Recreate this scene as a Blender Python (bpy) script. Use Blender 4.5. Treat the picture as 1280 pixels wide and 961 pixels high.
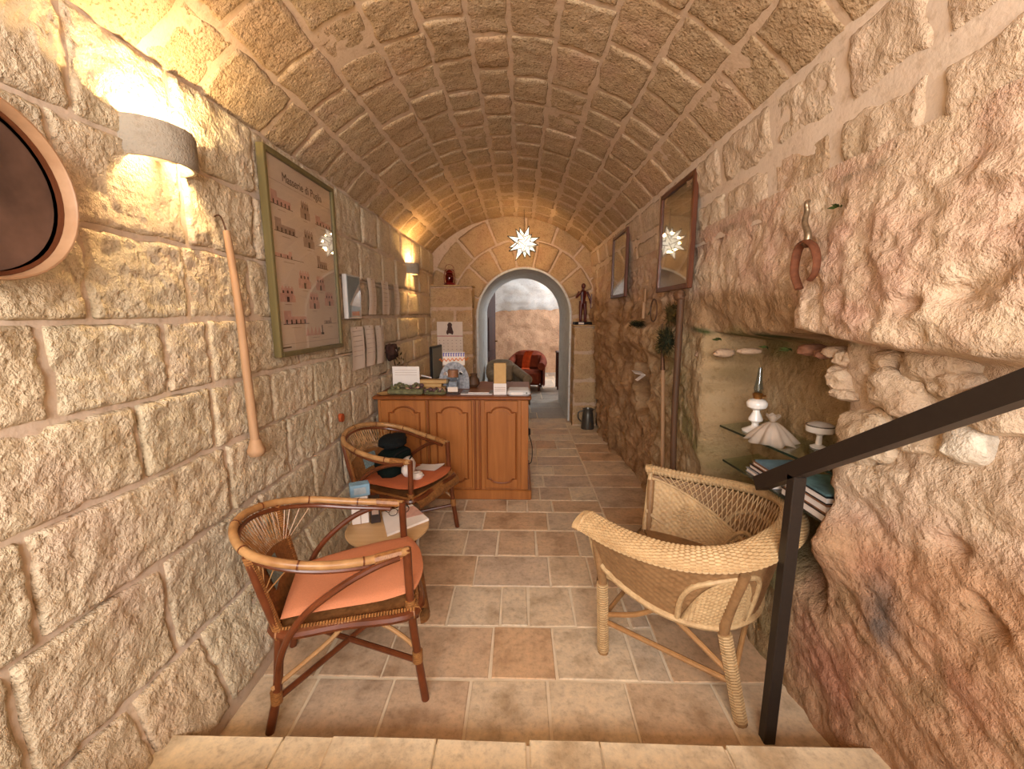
import bpy, math, random
import numpy as np
from mathutils import Vector
R = math.radians
PI = math.pi
random.seed(7)
scene = bpy.context.scene
for o in list(bpy.data.objects): bpy.data.objects.remove(o)
C = scene.collection

# ------------------------------------------------------------------ camera, world, light, exposure
FPX, HC, PIT, YAW = 530.0, 1.5, R(9.4), R(1.1)
cam = bpy.data.cameras.new('camera'); camo = bpy.data.objects.new('camera', cam); C.objects.link(camo)
cam.sensor_width = 36; cam.lens = FPX/1280*36; cam.clip_start = .02
camo.location = (0, 0, HC); camo.rotation_euler = (PI/2-PIT, 0, YAW)
scene.camera = camo
scene.view_settings.view_transform = 'Standard'; scene.view_settings.look = 'None'
scene.view_settings.gamma = 1; scene.view_settings.exposure = 0.72
w = bpy.data.worlds.new('world'); scene.world = w; w.use_nodes = True
w.node_tree.nodes['Background'].inputs[0].default_value = (1, .95, .9, 1)
w.node_tree.nodes['Background'].inputs[1].default_value = 1.0
def area(name, loc, rot, sx, sy, power, col):
    l = bpy.data.lights.new(name, 'AREA'); l.shape = 'RECTANGLE'; l.size = sx; l.size_y = sy; l.energy = power; l.color = col
    o = bpy.data.objects.new(name, l); C.objects.link(o); o.location = loc; o.rotation_euler = rot; return o
def point(name, loc, power, col, rad=.03):
    l = bpy.data.lights.new(name, 'POINT'); l.energy = power; l.color = col; l.shadow_soft_size = rad
    o = bpy.data.objects.new(name, l); C.objects.link(o); o.location = loc; return o
# added area light: assumed daylight from an unseen, open entrance behind the viewer
area('assumed_entrance_daylight', (-.1, -1.55, 2.0), (R(72), 0, 0), 1.8, 1.3, 84, (1, .97, .95))
# added area light inside the far room: assumed daylight, no window is built
area('assumed_far_room_daylight', (1.75, 9.2, 2.1), (R(25), R(75), 0), 1.2, 1.0, 62, (.84, .92, 1))
WARM = (1, .70, .34)

# ------------------------------------------------------------------ pixel helpers (direction only; distance comes from what is touched)
def ray(px, py):
    r = px-640; u = 480.5-py
    f = FPX*math.cos(PIT)+u*math.sin(PIT); z = -FPX*math.sin(PIT)+u*math.cos(PIT)
    return (r*math.cos(YAW)-f*math.sin(YAW), r*math.sin(YAW)+f*math.cos(YAW), z)
def atZ(px, py, z=0.):
    d = ray(px, py); k = (z-HC)/d[2]; return Vector((d[0]*k, d[1]*k, z))
def atX(px, py, x):
    d = ray(px, py); k = x/d[0]; return Vector((x, d[1]*k, HC+d[2]*k))
def atY(px, py, y):
    d = ray(px, py); k = y/d[1]; return Vector((d[0]*k, y, HC+d[2]*k))

# ------------------------------------------------------------------ noise (vectorised gradient noise)
_rs = np.random.RandomState(11)
_perm = np.concatenate([_rs.permutation(256)]*3).astype(np.int64)
_g = _rs.normal(size=(256, 3)); _g /= np.linalg.norm(_g, axis=1)[:, None]
def pn(x, y, z):
    x, y, z = np.broadcast_arrays(np.asarray(x, float), np.asarray(y, float), np.asarray(z, float))
    xi, yi, zi = np.floor(x).astype(np.int64), np.floor(y).astype(np.int64), np.floor(z).astype(np.int64)
    xf, yf, zf = x-xi, y-yi, z-zi; xi &= 255; yi &= 255; zi &= 255
    f = lambda t: t*t*t*(t*(t*6-15)+10)
    u, v, ww = f(xf), f(yf), f(zf)
    def gr(a, b, c):
        h = _perm[_perm[_perm[(xi+a) & 255]+((yi+b) & 255)]+((zi+c) & 255)]
        g = _g[h]; return g[..., 0]*(xf-a)+g[..., 1]*(yf-b)+g[..., 2]*(zf-c)
    l = lambda a, b, t: a+(b-a)*t
    return l(l(l(gr(0,0,0), gr(1,0,0), u), l(gr(0,1,0), gr(1,1,0), u), v), l(l(gr(0,0,1), gr(1,0,1), u), l(gr(0,1,1), gr(1,1,1), u), v), ww)*1.6
def fbm(x, y, z, o=4, gain=.5):
    s = 0; a = 1; f = 1
    for i in range(o):
        s = s+a*pn(x*f+i*7.3, y*f+i*3.1, z*f+i*5.7); a *= gain; f *= 2.03
    return s
def sst(a, b, x):
    t = np.clip((np.asarray(x, float)-a)/(b-a), 0, 1); return t*t*(3-2*t)

# ------------------------------------------------------------------ materials
MATS = {}
class NT:
    def __init__(s, name, rough=.6, metal=0., spec=.5):
        s.m = bpy.data.materials.new(name); s.m.use_nodes = True; s.t = s.m.node_tree; s.n = s.t.nodes
        s.b = s.n['Principled BSDF']; s.b.inputs['Roughness'].default_value = rough; s.b.inputs['Metallic'].default_value = metal
        s.b.inputs['Specular IOR Level'].default_value = spec; MATS[name] = s.m
    def node(s, t, **k):
        n = s.n.new(t)
        for a, v in k.items(): setattr(n, a, v)
        return n
    def link(s, a, b): s.t.links.new(a, b)
    def coord(s, sc=(1, 1, 1), rot=(0, 0, 0)):
        c = s.node('ShaderNodeTexCoord'); m = s.node('ShaderNodeMapping'); m.inputs['Scale'].default_value = sc; m.inputs['Rotation'].default_value = rot
        s.link(c.outputs['Object'], m.inputs['Vector']); return m.outputs[0]
    def noise(s, v, scale, detail=4, rough=.55):
        n = s.node('ShaderNodeTexNoise'); n.inputs['Scale'].default_value = scale; n.inputs['Detail'].default_value = detail; n.inputs['Roughness'].default_value = rough
        if v: s.link(v, n.inputs['Vector'])
        return n.outputs['Fac']
    def voro(s, v, scale, feature='F1'):
        n = s.node('ShaderNodeTexVoronoi', feature=feature); n.inputs['Scale'].default_value = scale
        if v: s.link(v, n.inputs['Vector'])
        return n.outputs['Distance']
    def ramp(s, f, stops):
        r = s.node('ShaderNodeValToRGB'); e = r.color_ramp.elements
        while len(e) < len(stops): e.new(.5)
        for el, (p, c) in zip(e, stops): el.position = p; el.color = (*c, 1) if len(c) == 3 else c
        s.link(f, r.inputs['Fac']); return r.outputs['Color']
    def mix(s, f, a, b, mode='MIX'):
        m = s.node('ShaderNodeMix', data_type='RGBA', blend_type=mode)
        for i, x in ((0, f), (6, a), (7, b)):
            if isinstance(x, (int, float)): m.inputs[i].default_value = x
            elif isinstance(x, tuple): m.inputs[i].default_value = (*x, 1)
            else: s.link(x, m.inputs[i])
        return m.outputs[2]
    def math(s, op, a, b=0.):
        m = s.node('ShaderNodeMath', operation=op)
        for i, x in ((0, a), (1, b)):
            if isinstance(x, (int, float)): m.inputs[i].default_value = x
            else: s.link(x, m.inputs[i])
        return m.outputs[0]
    def rnd(s): return s.node('ShaderNodeObjectInfo').outputs['Random']
    def col(s, c):
        if isinstance(c, tuple): s.b.inputs['Base Color'].default_value = (*c, 1)
        else: s.link(c, s.b.inputs['Base Color'])
    def bump(s, h, st, dist):
        b = s.node('ShaderNodeBump'); b.inputs['Strength'].default_value = st; b.inputs['Distance'].default_value = dist
        s.link(h, b.inputs['Height']); s.link(b.outputs[0], s.b.inputs['Normal'])
def L(r, g, b):  # srgb 0-255 to linear
    f = lambda c: (c/255/12.92 if c/255 <= .04045 else ((c/255+.055)/1.055)**2.4)
    return (f(r), f(g), f(b))
def desat(c, k=.31, g=1.015): m = .35*c[0]+.5*c[1]+.15*c[2]; return tuple((x*(1-k)+m*k)*f for x, f in zip(c, (1, g, 1)))
def stone(name, a, b, c, bs=.55, bd=.012, pit=38, dark=None, attr=False, pore=0.):
    a, b, c = desat(a), desat(b), desat(c)
    t = NT(name, .92, 0, .15); v = t.coord()
    n1 = t.noise(v, 3.2, 5); n2 = t.noise(v, 26, 5, .7)
    base = t.ramp(n1, [(.32, a), (.52, b), (.72, c)])
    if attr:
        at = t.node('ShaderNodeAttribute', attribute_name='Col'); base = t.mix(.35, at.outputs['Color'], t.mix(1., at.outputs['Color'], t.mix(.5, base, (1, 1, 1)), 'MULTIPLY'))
    r = t.rnd()
    tint = t.ramp(r, [(0, (.86, .83, .78)), (.35, (1, .97, .94)), (.7, (.94, .95, .92)), (1, (1.0, .91, .84))])
    base = t.mix(.75 if not attr else .0, base, t.mix(1., base, tint, 'MULTIPLY'))
    speck = t.ramp(n2, [(.28, (.62, .55, .47)), (.48, (1, 1, 1))])
    base = t.mix(.7, base, speck, 'MULTIPLY')
    if pore: base = t.mix(pore, base, t.ramp(t.noise(v, 95, 2, .5), [(.34, (.38, .30, .20)), (.44, (1, 1, 1))]), 'MULTIPLY')
    if dark:
        n3 = t.noise(v, 1.7, 6, .65); base = t.mix(t.ramp(n3, [(.55, (0, 0, 0)), (.75, (.75, .75, .75))]), base, dark)
    t.col(base)
    pv = t.voro(v, pit); pitm = t.math('MINIMUM', pv, .45)
    h = t.math('ADD', t.math('MULTIPLY', n2, 1.0), t.math('MULTIPLY', pitm, .55))
    h = t.math('ADD', h, t.math('MULTIPLY', t.noise(v, 85, 3, .7), .45))
    t.bump(h, bs, bd); return t.m
stone('wall_stone', L(218, 190, 145), L(229, 202, 160), L(224, 190, 156), 1., .020, 42, None, False, .25)
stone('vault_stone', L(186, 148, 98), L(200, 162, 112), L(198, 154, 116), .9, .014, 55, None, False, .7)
stone('end_stone', L(192, 146, 84), L(208, 164, 100), L(198, 148, 92), .8, .012, 45, None, False, .5)
stone('right_stone', L(205, 170, 130), L(216, 182, 146), L(212, 170, 138), .8, .015, 42, L(150, 125, 90))
stone('mortar', L(212, 184, 156), L(220, 192, 164), L(214, 182, 156), .3, .006, 60)
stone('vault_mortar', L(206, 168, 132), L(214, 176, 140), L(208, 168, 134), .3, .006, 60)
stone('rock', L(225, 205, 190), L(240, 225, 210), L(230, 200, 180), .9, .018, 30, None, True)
stone('boulder', L(214, 178, 138), L(226, 192, 154), L(212, 166, 128), .9, .016, 30)
stone('small_rock', L(190, 150, 112), L(200, 160, 122), L(186, 142, 104), .8, .012, 40)
stone('speckled_stone', L(120, 112, 110), L(225, 205, 180), L(230, 212, 190), .8, .014, 30)
stone('sconce_stone', L(158, 144, 126), L(172, 158, 138), L(162, 148, 130), .8, .006, 120)
stone('whitewash', L(214, 212, 210), L(224, 224, 224), L(205, 204, 205), .5, .012, 25)
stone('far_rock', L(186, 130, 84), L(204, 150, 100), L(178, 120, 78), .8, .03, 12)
def tilemat(name, a, b, c, d):
    a, b, c, d = desat(a), desat(b), desat(c), desat(d); t = NT(name, .55, 0, .35); v = t.coord(); r = t.rnd()
    base = t.ramp(r, [(0, a), (.35, b), (.65, c), (1, d)])
    n = t.noise(v, 6, 6, .6); n2 = t.noise(v, 38, 5, .7)
    base = t.mix(.85, base, t.ramp(n, [(.3, (.58, .50, .42)), (.5, (1, 1, 1)), (.72, (1.18, 1.16, 1.1))]), 'MULTIPLY')
    base = t.mix(.55, base, t.ramp(n2, [(.3, (.55, .48, .42)), (.48, (1, 1, 1)), (.7, (1.3, 1.26, 1.2))]), 'MULTIPLY')
    t.col(base); t.bump(t.math('ADD', n2, t.math('MULTIPLY', n, .7)), .35, .006)
    t.link(t.ramp(n, [(.3, (.38,)*3), (.7, (.7,)*3)]), t.b.inputs['Roughness']); return t.m
tilemat('floor_tile', L(216, 178, 132), L(226, 198, 156), L(206, 172, 136), L(216, 164, 104))
tilemat('step_slab', L(232, 204, 156), L(238, 214, 172), L(226, 198, 152), L(234, 208, 164))
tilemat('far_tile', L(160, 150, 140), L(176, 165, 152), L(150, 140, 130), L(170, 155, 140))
t = NT('grout', .85, 0, .2); v = t.coord(); t.col(t.ramp(t.noise(v, 14, 4), [(.3, desat(L(226, 198, 156))), (.7, desat(L(242, 216, 176)))])); t.bump(t.noise(v, 60, 3), .3, .004)
def wood(name, a, b, rough=.4, scale=(1, 1, .08), fr=40, bs=.1):
    t = NT(name, rough, 0, .4); v = t.coord(scale); n = t.noise(v, fr, 5, .6); n2 = t.noise(v, fr*.25, 3)
    t.col(t.mix(.5, t.ramp(n, [(.3, a), (.7, b)]), t.ramp(n2, [(.3, a), (.7, b)]))); t.bump(n, bs, .003); return t.m
wood('desk_wood', L(146, 86, 38), L(176, 110, 54), .38)
wood('desk_wood_dark', L(118, 62, 24), L(146, 82, 36), .4)
wood('rattan_dark', L(80, 40, 20), L(118, 62, 34), .3, (1, 1, 1), 18)
wood('rattan_tan', L(142, 96, 54), L(192, 148, 98), .35, (1, 1, 1), 22)
wood('rattan_weave', L(104, 64, 32), L(156, 106, 60), .5, (1, 1, 1), 60, .3)
wood('binding_cane', L(120, 72, 36), L(170, 118, 66), .45, (1, 1, 1), 90, .3)
wood('stretcher_cane', L(150, 106, 64), L(178, 134, 86), .45, (1, 1, 1), 30)
wood('wicker', L(170, 136, 94), L(210, 178, 132), .55, (1, 1, 1), 70, .3)
wood('wicker_brown', L(126, 92, 58), L(160, 122, 82), .55, (1, 1, 1), 60, .3)
wood('pole_wood', L(148, 112, 80), L(180, 142, 106), .65, (1, 1, .1), 45, .3)
wood('dark_stick', L(66, 44, 28), L(100, 68, 44), .6, (1, 1, .1), 45, .3)
wood('door_wood', L(56, 26, 12), L(80, 38, 18), .75, (1, 1, .1), 20)
wood('frame_olive', L(88, 78, 46), L(114, 100, 62), .4)
wood('frame_brown', L(78, 40, 22), L(104, 58, 34), .35)
wood('sieve_wood', L(146, 108, 76), L(176, 138, 104), .5, (1, 1, 1), 20)
wood('table_wood', L(186, 146, 100), L(206, 168, 122), .45, (.1, 1, 1), 40)
wood('kraft', L(190, 148, 92), L(206, 166, 108), .7, (1, 1, 1), 20)
def plain(name, c, rough=.6, metal=0., spec=.4, var=.12, sc=30, coat=0., bs=.0):
    t = NT(name, rough, metal, spec); v = t.coord(); n = t.noise(v, sc, 4)
    t.col(t.ramp(n, [(.3, tuple(x*(1-var) for x in c)), (.7, tuple(min(1, x*(1+var)) for x in c))]))
    if coat: t.b.inputs['Coat Weight'].default_value = coat; t.b.inputs['Coat Roughness'].default_value = .02
    if bs: t.bump(n, bs, .003)
    return t.m
plain('cushion', L(208, 134, 96), .85, 0, .2, .08, 220, 0, .25)
plain('far_cushion', L(188, 102, 64), .85, 0, .2, .08, 220, 0, .25)
plain('teal_weave', L(120, 134, 132), .7, sc=120, var=.3)
plain('black_metal', L(46, 38, 32), .45, .2, .4, .1, 60)
plain('iron', L(92, 62, 42), .55, .6, .4, .3, 70, 0, .3)
plain('iron_bright', L(150, 130, 105), .4, .8, .4, .3, 70)
plain('rust', L(104, 60, 38), .8, .2, .3, .25, 60, 0, .4)
plain('paper', L(236, 226, 218), .8, 0, .2, .03, 12)
plain('paper_warm', L(226, 210, 194), .8, 0, .2, .05, 9)
plain('poster_paper', L(226, 204, 184), .5, 0, .4, .03, 5, .6)
plain('ink', L(70, 48, 40), .8, var=.2)
plain('ink_grey', L(172, 146, 130), .8, var=.15)
plain('ink_pink', L(212, 166, 150), .8, var=.15)
plain('ink_blue', L(150, 160, 165), .8, var=.15)
plain('red_line', L(176, 40, 40), .7)
plain('orange_ink', L(226, 120, 40), .7)
plain('violet_ink', L(120, 110, 170), .7)
plain('gorilla_ink', L(74, 44, 34), .7, var=.4, sc=120)
plain('white_ceramic', L(238, 234, 228), .2, 0, .5, .02, 5)
plain('white_plastic', L(214, 210, 206), .3, 0, .5, .03, 5)
plain('black_cloth', L(22, 24, 24), .9, 0, .15, .25, 60, 0, .3)
plain('dark_green_cloth', L(16, 26, 22), .9, 0, .15, .25, 60, 0, .3)
plain('white_cloth', L(226, 214, 204), .9, 0, .1, .05, 20)
plain('blue_card', L(120, 152, 172), .5, var=.25, sc=18)
plain('dark_card', L(50, 36, 32), .4, var=.4, sc=30)
plain('grey_print', L(148, 148, 152), .5, var=.5, sc=40)
plain('brown_print', L(140, 96, 66), .45, var=.4, sc=25)
plain('teal_print', L(110, 146, 150), .4, var=.5, sc=16)
plain('pewter', L(104, 100, 92), .35, .7, .5, .1, 20)
plain('brass', L(150, 104, 54), .35, .8, .5, .2, 40)
plain('red_lantern', L(120, 22, 16), .35, .2, .5, .2, 40)
plain('figurine', L(84, 28, 22), .35, 0, .5, .25, 30)
plain('terracotta', L(176, 84, 46), .8, 0, .2, .2, 20, 0, .3)
plain('rust_velvet', L(120, 50, 26), .85, 0, .2, .3, 14)
plain('grey_velvet', L(142, 122, 98), .85, 0, .2, .2, 14)
plain('orange_throw', L(204, 84, 34), .85, 0, .2, .2, 14)
plain('black_plastic', L(22, 20, 20), .35)
plain('screen', L(112, 106, 88), .3, var=.1, sc=4)
plain('moss', L(62, 72, 36), .95, 0, .1, .4, 60)
plain('dry_herb', L(78, 68, 40), .95, 0, .1, .4, 60)
plain('dark_herb', L(38, 40, 26), .95, 0, .1, .4, 60)
plain('wine_cloth', L(62, 36, 26), .85, var=.3)
plain('silver_leaf', L(200, 190, 180), .3, .5)
plain('shell_green', L(108, 104, 70), .7, var=.5, sc=50)
plain('shell_pink', L(196, 150, 126), .6, var=.3, sc=50)
plain('shell_dark', L(92, 66, 66), .6, var=.5, sc=50)
plain('brick_red', L(136, 94, 72), .85, 0, .2, .2, 25, 0, .4)
plain('sieve_screen', L(104, 78, 64), .7, .2, .3, .45, 7, 0, .3)
plain('glass_edge', L(30, 52, 42), .15, 0, .6)
plain('wire', L(216, 206, 192), .4, .2)
t = NT('painting', .35, 0, .5); v = t.coord((1, 1.5, 1)); s_ = t.node('ShaderNodeSeparateXYZ'); c_ = t.node('ShaderNodeTexCoord'); t.link(c_.outputs['Generated'], s_.inputs[0])
f_ = t.math('ADD', s_.outputs['Z'], t.math('MULTIPLY', t.noise(v, 5, 5), .25))
t.col(t.ramp(f_, [(.0, L(205, 176, 140)), (.24, L(196, 168, 132)), (.28, L(132, 98, 56)), (.55, L(140, 110, 74)), (.85, L(120, 116, 108)), (1.0, L(110, 98, 80))]))
t.b.inputs['Coat Weight'].default_value = 1; t.b.inputs['Coat Roughness'].default_value = .015
def thin(name, tint, w, rough=.02):
    m = bpy.data.materials.new(name); m.use_nodes = True; n = m.node_tree.nodes; n.clear(); l = m.node_tree.links
    o = n.new('ShaderNodeOutputMaterial'); a = n.new('ShaderNodeBsdfTransparent'); a.inputs[0].default_value = (*tint, 1)
    g = n.new('ShaderNodeBsdfGlossy'); g.inputs['Roughness'].default_value = rough; mx = n.new('ShaderNodeMixShader'); fr = n.new('ShaderNodeLayerWeight'); pw = n.new('ShaderNodeMath'); pw.operation = 'POWER'; pw.inputs[1].default_value = 4.; ad = n.new('ShaderNodeMath'); ad.operation = 'ADD'; ad.inputs[1].default_value = w
    l.new(fr.outputs['Facing'], pw.inputs[0]); l.new(pw.outputs[0], ad.inputs[0]); l.new(ad.outputs[0], mx.inputs[0]); l.new(a.outputs[0], mx.inputs[1]); l.new(g.outputs[0], mx.inputs[2]); l.new(mx.outputs[0], o.inputs[0]); MATS[name] = m
thin('glass', (.975, .98, .975), .02); thin('shelf_glass', (.80, .90, .83), .05); thin('red_glass', (.75, .12, .08), .05); thin('bluish_glass', (.82, .88, .92), .06)
def tulle(name):
    m = bpy.data.materials.new(name); m.use_nodes = True; n = m.node_tree.nodes; n.clear(); l = m.node_tree.links
    o = n.new('ShaderNodeOutputMaterial'); a = n.new('ShaderNodeBsdfTransparent'); d = n.new('ShaderNodeBsdfDiffuse'); d.inputs[0].default_value = (*L(236, 220, 204), 1)
    tr = n.new('ShaderNodeBsdfTranslucent'); tr.inputs[0].default_value = (*L(236, 220, 204), 1); m1 = n.new('ShaderNodeMixShader'); m1.inputs[0].default_value = .4
    mx = n.new('ShaderNodeMixShader'); mx.inputs[0].default_value = .42
    l.new(d.outputs[0], m1.inputs[1]); l.new(tr.outputs[0], m1.inputs[2]); l.new(a.outputs[0], mx.inputs[1]); l.new(m1.outputs[0], mx.inputs[2]); l.new(mx.outputs[0], o.inputs[0]); MATS[name] = m
tulle('tulle')
def emit(name, c, s):
    t = NT(name); t.b.inputs['Emission Color'].default_value = (*c, 1); t.b.inputs['Emission Strength'].default_value = s; t.col((.8, .8, .8))
emit('lamp_bulb', (1, .78, .5), 12); emit('star_glass', (1, .86, .62), .85)

# ------------------------------------------------------------------ geometry helpers
def smooth(pts, n=6, closed=False):
    P = [Vector(p) for p in pts]; out = []; N = len(P)
    for i in range(N if closed else N-1):
        if closed: a, b, c, d = P[i-1], P[i], P[(i+1) % N], P[(i+2) % N]
        else: a, b, c, d = P[max(i-1, 0)], P[i], P[i+1], P[min(i+2, N-1)]
        for k in range(n):
            t = k/n; out.append(.5*((2*b)+(c-a)*t+(2*a-5*b+4*c-d)*t*t+(3*b-a-3*c+d)*t**3))
    if not closed: out.append(P[-1])
    return out
class G:
    def __init__(s): s.v = []; s.f = []
    def add(s, vs, fs):
        k = len(s.v); s.v += [tuple(v) for v in vs]; s.f += [[i+k for i in f] for f in fs]; return s
    def box(s, a, b, ch=0.):
        x0, y0, z0 = (min(a[i], b[i]) for i in range(3)); x1, y1, z1 = (max(a[i], b[i]) for i in range(3))
        if ch <= 0:
            return s.add([(x0,y0,z0),(x1,y0,z0),(x1,y1,z0),(x0,y1,z0),(x0,y0,z1),(x1,y0,z1),(x1,y1,z1),(x0,y1,z1)], [[3,2,1,0],[4,5,6,7],[0,1,5,4],[1,2,6,5],[2,3,7,6],[3,0,4,7]])
        c = min(ch, (x1-x0)*.45, (y1-y0)*.45, (z1-z0)*.45); rings = []
        vs = []
        for z, i in ((z0, c), (z0+c, 0), (z1-c, 0), (z1, c)):
            X0, X1, Y0, Y1 = x0+i, x1-i, y0+i, y1-i; cc = c if i == 0 else c*.6
            vs += [(X0+cc,Y0,z),(X1-cc,Y0,z),(X1,Y0+cc,z),(X1,Y1-cc,z),(X1-cc,Y1,z),(X0+cc,Y1,z),(X0,Y1-cc,z),(X0,Y0+cc,z)]
        fs = [list(range(7, -1, -1)), list(range(24, 32))]
        for r in range(3):
            for k in range(8): fs.append([r*8+k, r*8+(k+1) % 8, r*8+8+(k+1) % 8, r*8+8+k])
        return s.add(vs, fs)
    def tube(s, pts, r, seg=8, closed=False, flat=1., cap=True):
        P = [Vector(p) for p in pts]; N = len(P); rr = r if isinstance(r, (list, tuple)) else [r]*N
        if len(rr) != N: rr = [rr[0]+(rr[-1]-rr[0])*i/(N-1) for i in range(N)]
        T = []
        for i in range(N):
            a = P[i-1] if (i > 0 or closed) else P[i]; b = P[(i+1) % N] if (i < N-1 or closed) else P[i]
            d = b-a; T.append(d.normalized() if d.length > 1e-9 else Vector((0, 0, 1)))
        n = T[0].orthogonal().normalized() if abs(T[0].z) > .9 else T[0].cross(Vector((0, 0, 1))).normalized()
        vs = []
        for i in range(N):
            n = (n-T[i]*n.dot(T[i]))
            n = n.normalized() if n.length > 1e-6 else T[i].orthogonal().normalized()
            b = T[i].cross(n)
            for k in range(seg):
                a = 2*PI*k/seg; vs.append(P[i]+(n*math.cos(a)+b*math.sin(a)*flat)*rr[i])
        fs = []
        for i in range(N if closed else N-1):
            j = (i+1) % N
            for k in range(seg): fs.append([i*seg+k, i*seg+(k+1) % seg, j*seg+(k+1) % seg, j*seg+k])
        if cap and not closed: fs += [list(range(seg-1, -1, -1)), [(N-1)*seg+k for k in range(seg)]]
        return s.add(vs, fs)
    def lathe(s, prof, c=(0, 0, 0), seg=20, a0=0., a1=2*PI):
        full = abs(a1-a0-2*PI) < 1e-6; m = seg if full else seg+1; vs = []; fs = []
        for r, z in prof:
            for k in range(m):
                a = a0+(a1-a0)*k/seg; vs.append((c[0]+r*math.cos(a), c[1]+r*math.sin(a), c[2]+z))
        for i in range(len(prof)-1):
            for k in range(seg):
                j = (k+1) % m; fs.append([i*m+k, i*m+j, i*m+m+j, i*m+m+k])
        return s.add(vs, fs)
    def blob(s, c, rad, seed=0, amp=.15, fr=2., nu=14, nv=9, p=2.):
        vs = []; fs = []
        for i in range(nv+1):
            th = PI*i/nv
            for k in range(nu):
                ph = 2*PI*k/nu; q = lambda x: math.copysign(abs(x)**(2/p), x)
                d = (q(math.sin(th))*q(math.cos(ph)), q(math.sin(th))*q(math.sin(ph)), q(math.cos(th)))
                m = 1+amp*float(fbm(d[0]*fr+seed*3.7, d[1]*fr+seed, d[2]*fr, 3))
                vs.append((c[0]+d[0]*rad[0]*m, c[1]+d[1]*rad[1]*m, c[2]+d[2]*rad[2]*m))
        for i in range(nv):
            for k in range(nu): fs.append([i*nu+k, i*nu+nu+k, i*nu+nu+(k+1) % nu, i*nu+(k+1) % nu])
        return s.add(vs, fs)
    def grid(s, fn, nu, nv):
        vs = [fn(i/nu, j/nv) for j in range(nv+1) for i in range(nu+1)]
        return s.add(vs, [[j*(nu+1)+i, j*(nu+1)+i+1, (j+1)*(nu+1)+i+1, (j+1)*(nu+1)+i] for j in range(nv) for i in range(nu)])
    def weave(s, fn, nu, nv, cu, cv, amp):
        """woven sheet: fn(u,v)->point; cu/cv cells across, nu/nv quads"""
        e = 1e-3; pts = []
        for j in range(nv+1):
            for i in range(nu+1):
                u, v = i/nu, j/nv; p = Vector(fn(u, v)); du = Vector(fn(min(u+e, 1), v))-Vector(fn(max(u-e, 0), v)); dv = Vector(fn(u, min(v+e, 1)))-Vector(fn(u, max(v-e, 0)))
                n = du.cross(dv); n = n.normalized() if n.length > 1e-12 else Vector((0, 0, 1))
                h = amp*math.sin(PI*u*cu+PI*(int(v*cv-1e-9) % 2))*abs(math.sin(PI*v*cv))
                pts.append(p+n*h)
        return s.add(pts, [[j*(nu+1)+i, j*(nu+1)+i+1, (j+1)*(nu+1)+i+1, (j+1)*(nu+1)+i] for j in range(nv) for i in range(nu)])
    def poly(s, pts, d):
        """extrude a planar outline along d"""
        n = len(pts); P = [Vector(p) for p in pts]; D = Vector(d)
        return s.add(P+[p+D for p in P], [list(range(n-1, -1, -1)), list(range(n, 2*n))]+[[i, (i+1) % n, n+(i+1) % n, n+i] for i in range(n)])
    def o(s, name, mat, parent=None, world=True, sm=True, angle=40):
        me = bpy.data.meshes.new(name); v = s.v
        if parent is not None and world:
            b = parent.matrix_world.translation if False else base_of(parent); v = [(x-b[0], y-b[1], z-b[2]) for x, y, z in v]
        me.from_pydata(v, [], s.f); me.materials.append(MATS[mat])
        if sm:
            me.shade_smooth()
            try: me.set_sharp_from_angle(angle=R(angle))
            except Exception: pass
        ob = bpy.data.objects.new(name, me); C.objects.link(ob)
        if parent is not None: ob.parent = parent
        return ob
def base_of(p):
    b = Vector((0, 0, 0))
    while p is not None: b = b+p.location; p = p.parent
    return b
def thing(name, label, cat, loc=(0, 0, 0), rz=0., group=None):
    e = bpy.data.objects.new(name, None); C.objects.link(e); e.empty_display_size = .05
    e.location = loc; e.rotation_euler = (0, 0, rz); tag(e, label, cat, group); return e
def tag(o, label, cat, group=None):
    o['label'] = label; o['category'] = cat
    if group: o['group'] = group
    return o
def struct(o, label=None):
    o['kind'] = 'structure'
    if label: o['label'] = label
    return o
def npmesh(name, P, nu, nv, mat, parent=None, flip=False, cap=True, colors=None, sm=True):
    """P: (nv+1,nu+1,3) array grid"""
    idx = np.arange((nu+1)*(nv+1)).reshape(nv+1, nu+1)
    q = np.stack([idx[:-1, :-1], idx[:-1, 1:], idx[1:, 1:], idx[1:, :-1]], -1).reshape(-1, 4)
    if flip: q = q[:, ::-1]
    f = q.tolist()
    if cap:
        lp = list(idx[0, :])+list(idx[1:, -1])+list(idx[-1, -2::-1])+list(idx[-2:0:-1, 0]); lp = [int(i) for i in lp]
        f.append(lp if flip else lp[::-1])
    me = bpy.data.meshes.new(name); me.from_pydata(P.reshape(-1, 3).tolist(), [], f); me.materials.append(MATS[mat])
    if sm: me.shade_smooth()
    if colors is not None:
        a = me.color_attributes.new('Col', 'FLOAT_COLOR', 'POINT'); cc = np.ones((P.reshape(-1, 3).shape[0], 4)); cc[:, :3] = colors.reshape(-1, 3)
        a.data.foreach_set('color', cc.ravel())
    ob = bpy.data.objects.new(name, me); C.objects.link(ob); ob.parent = parent; return ob
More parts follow.
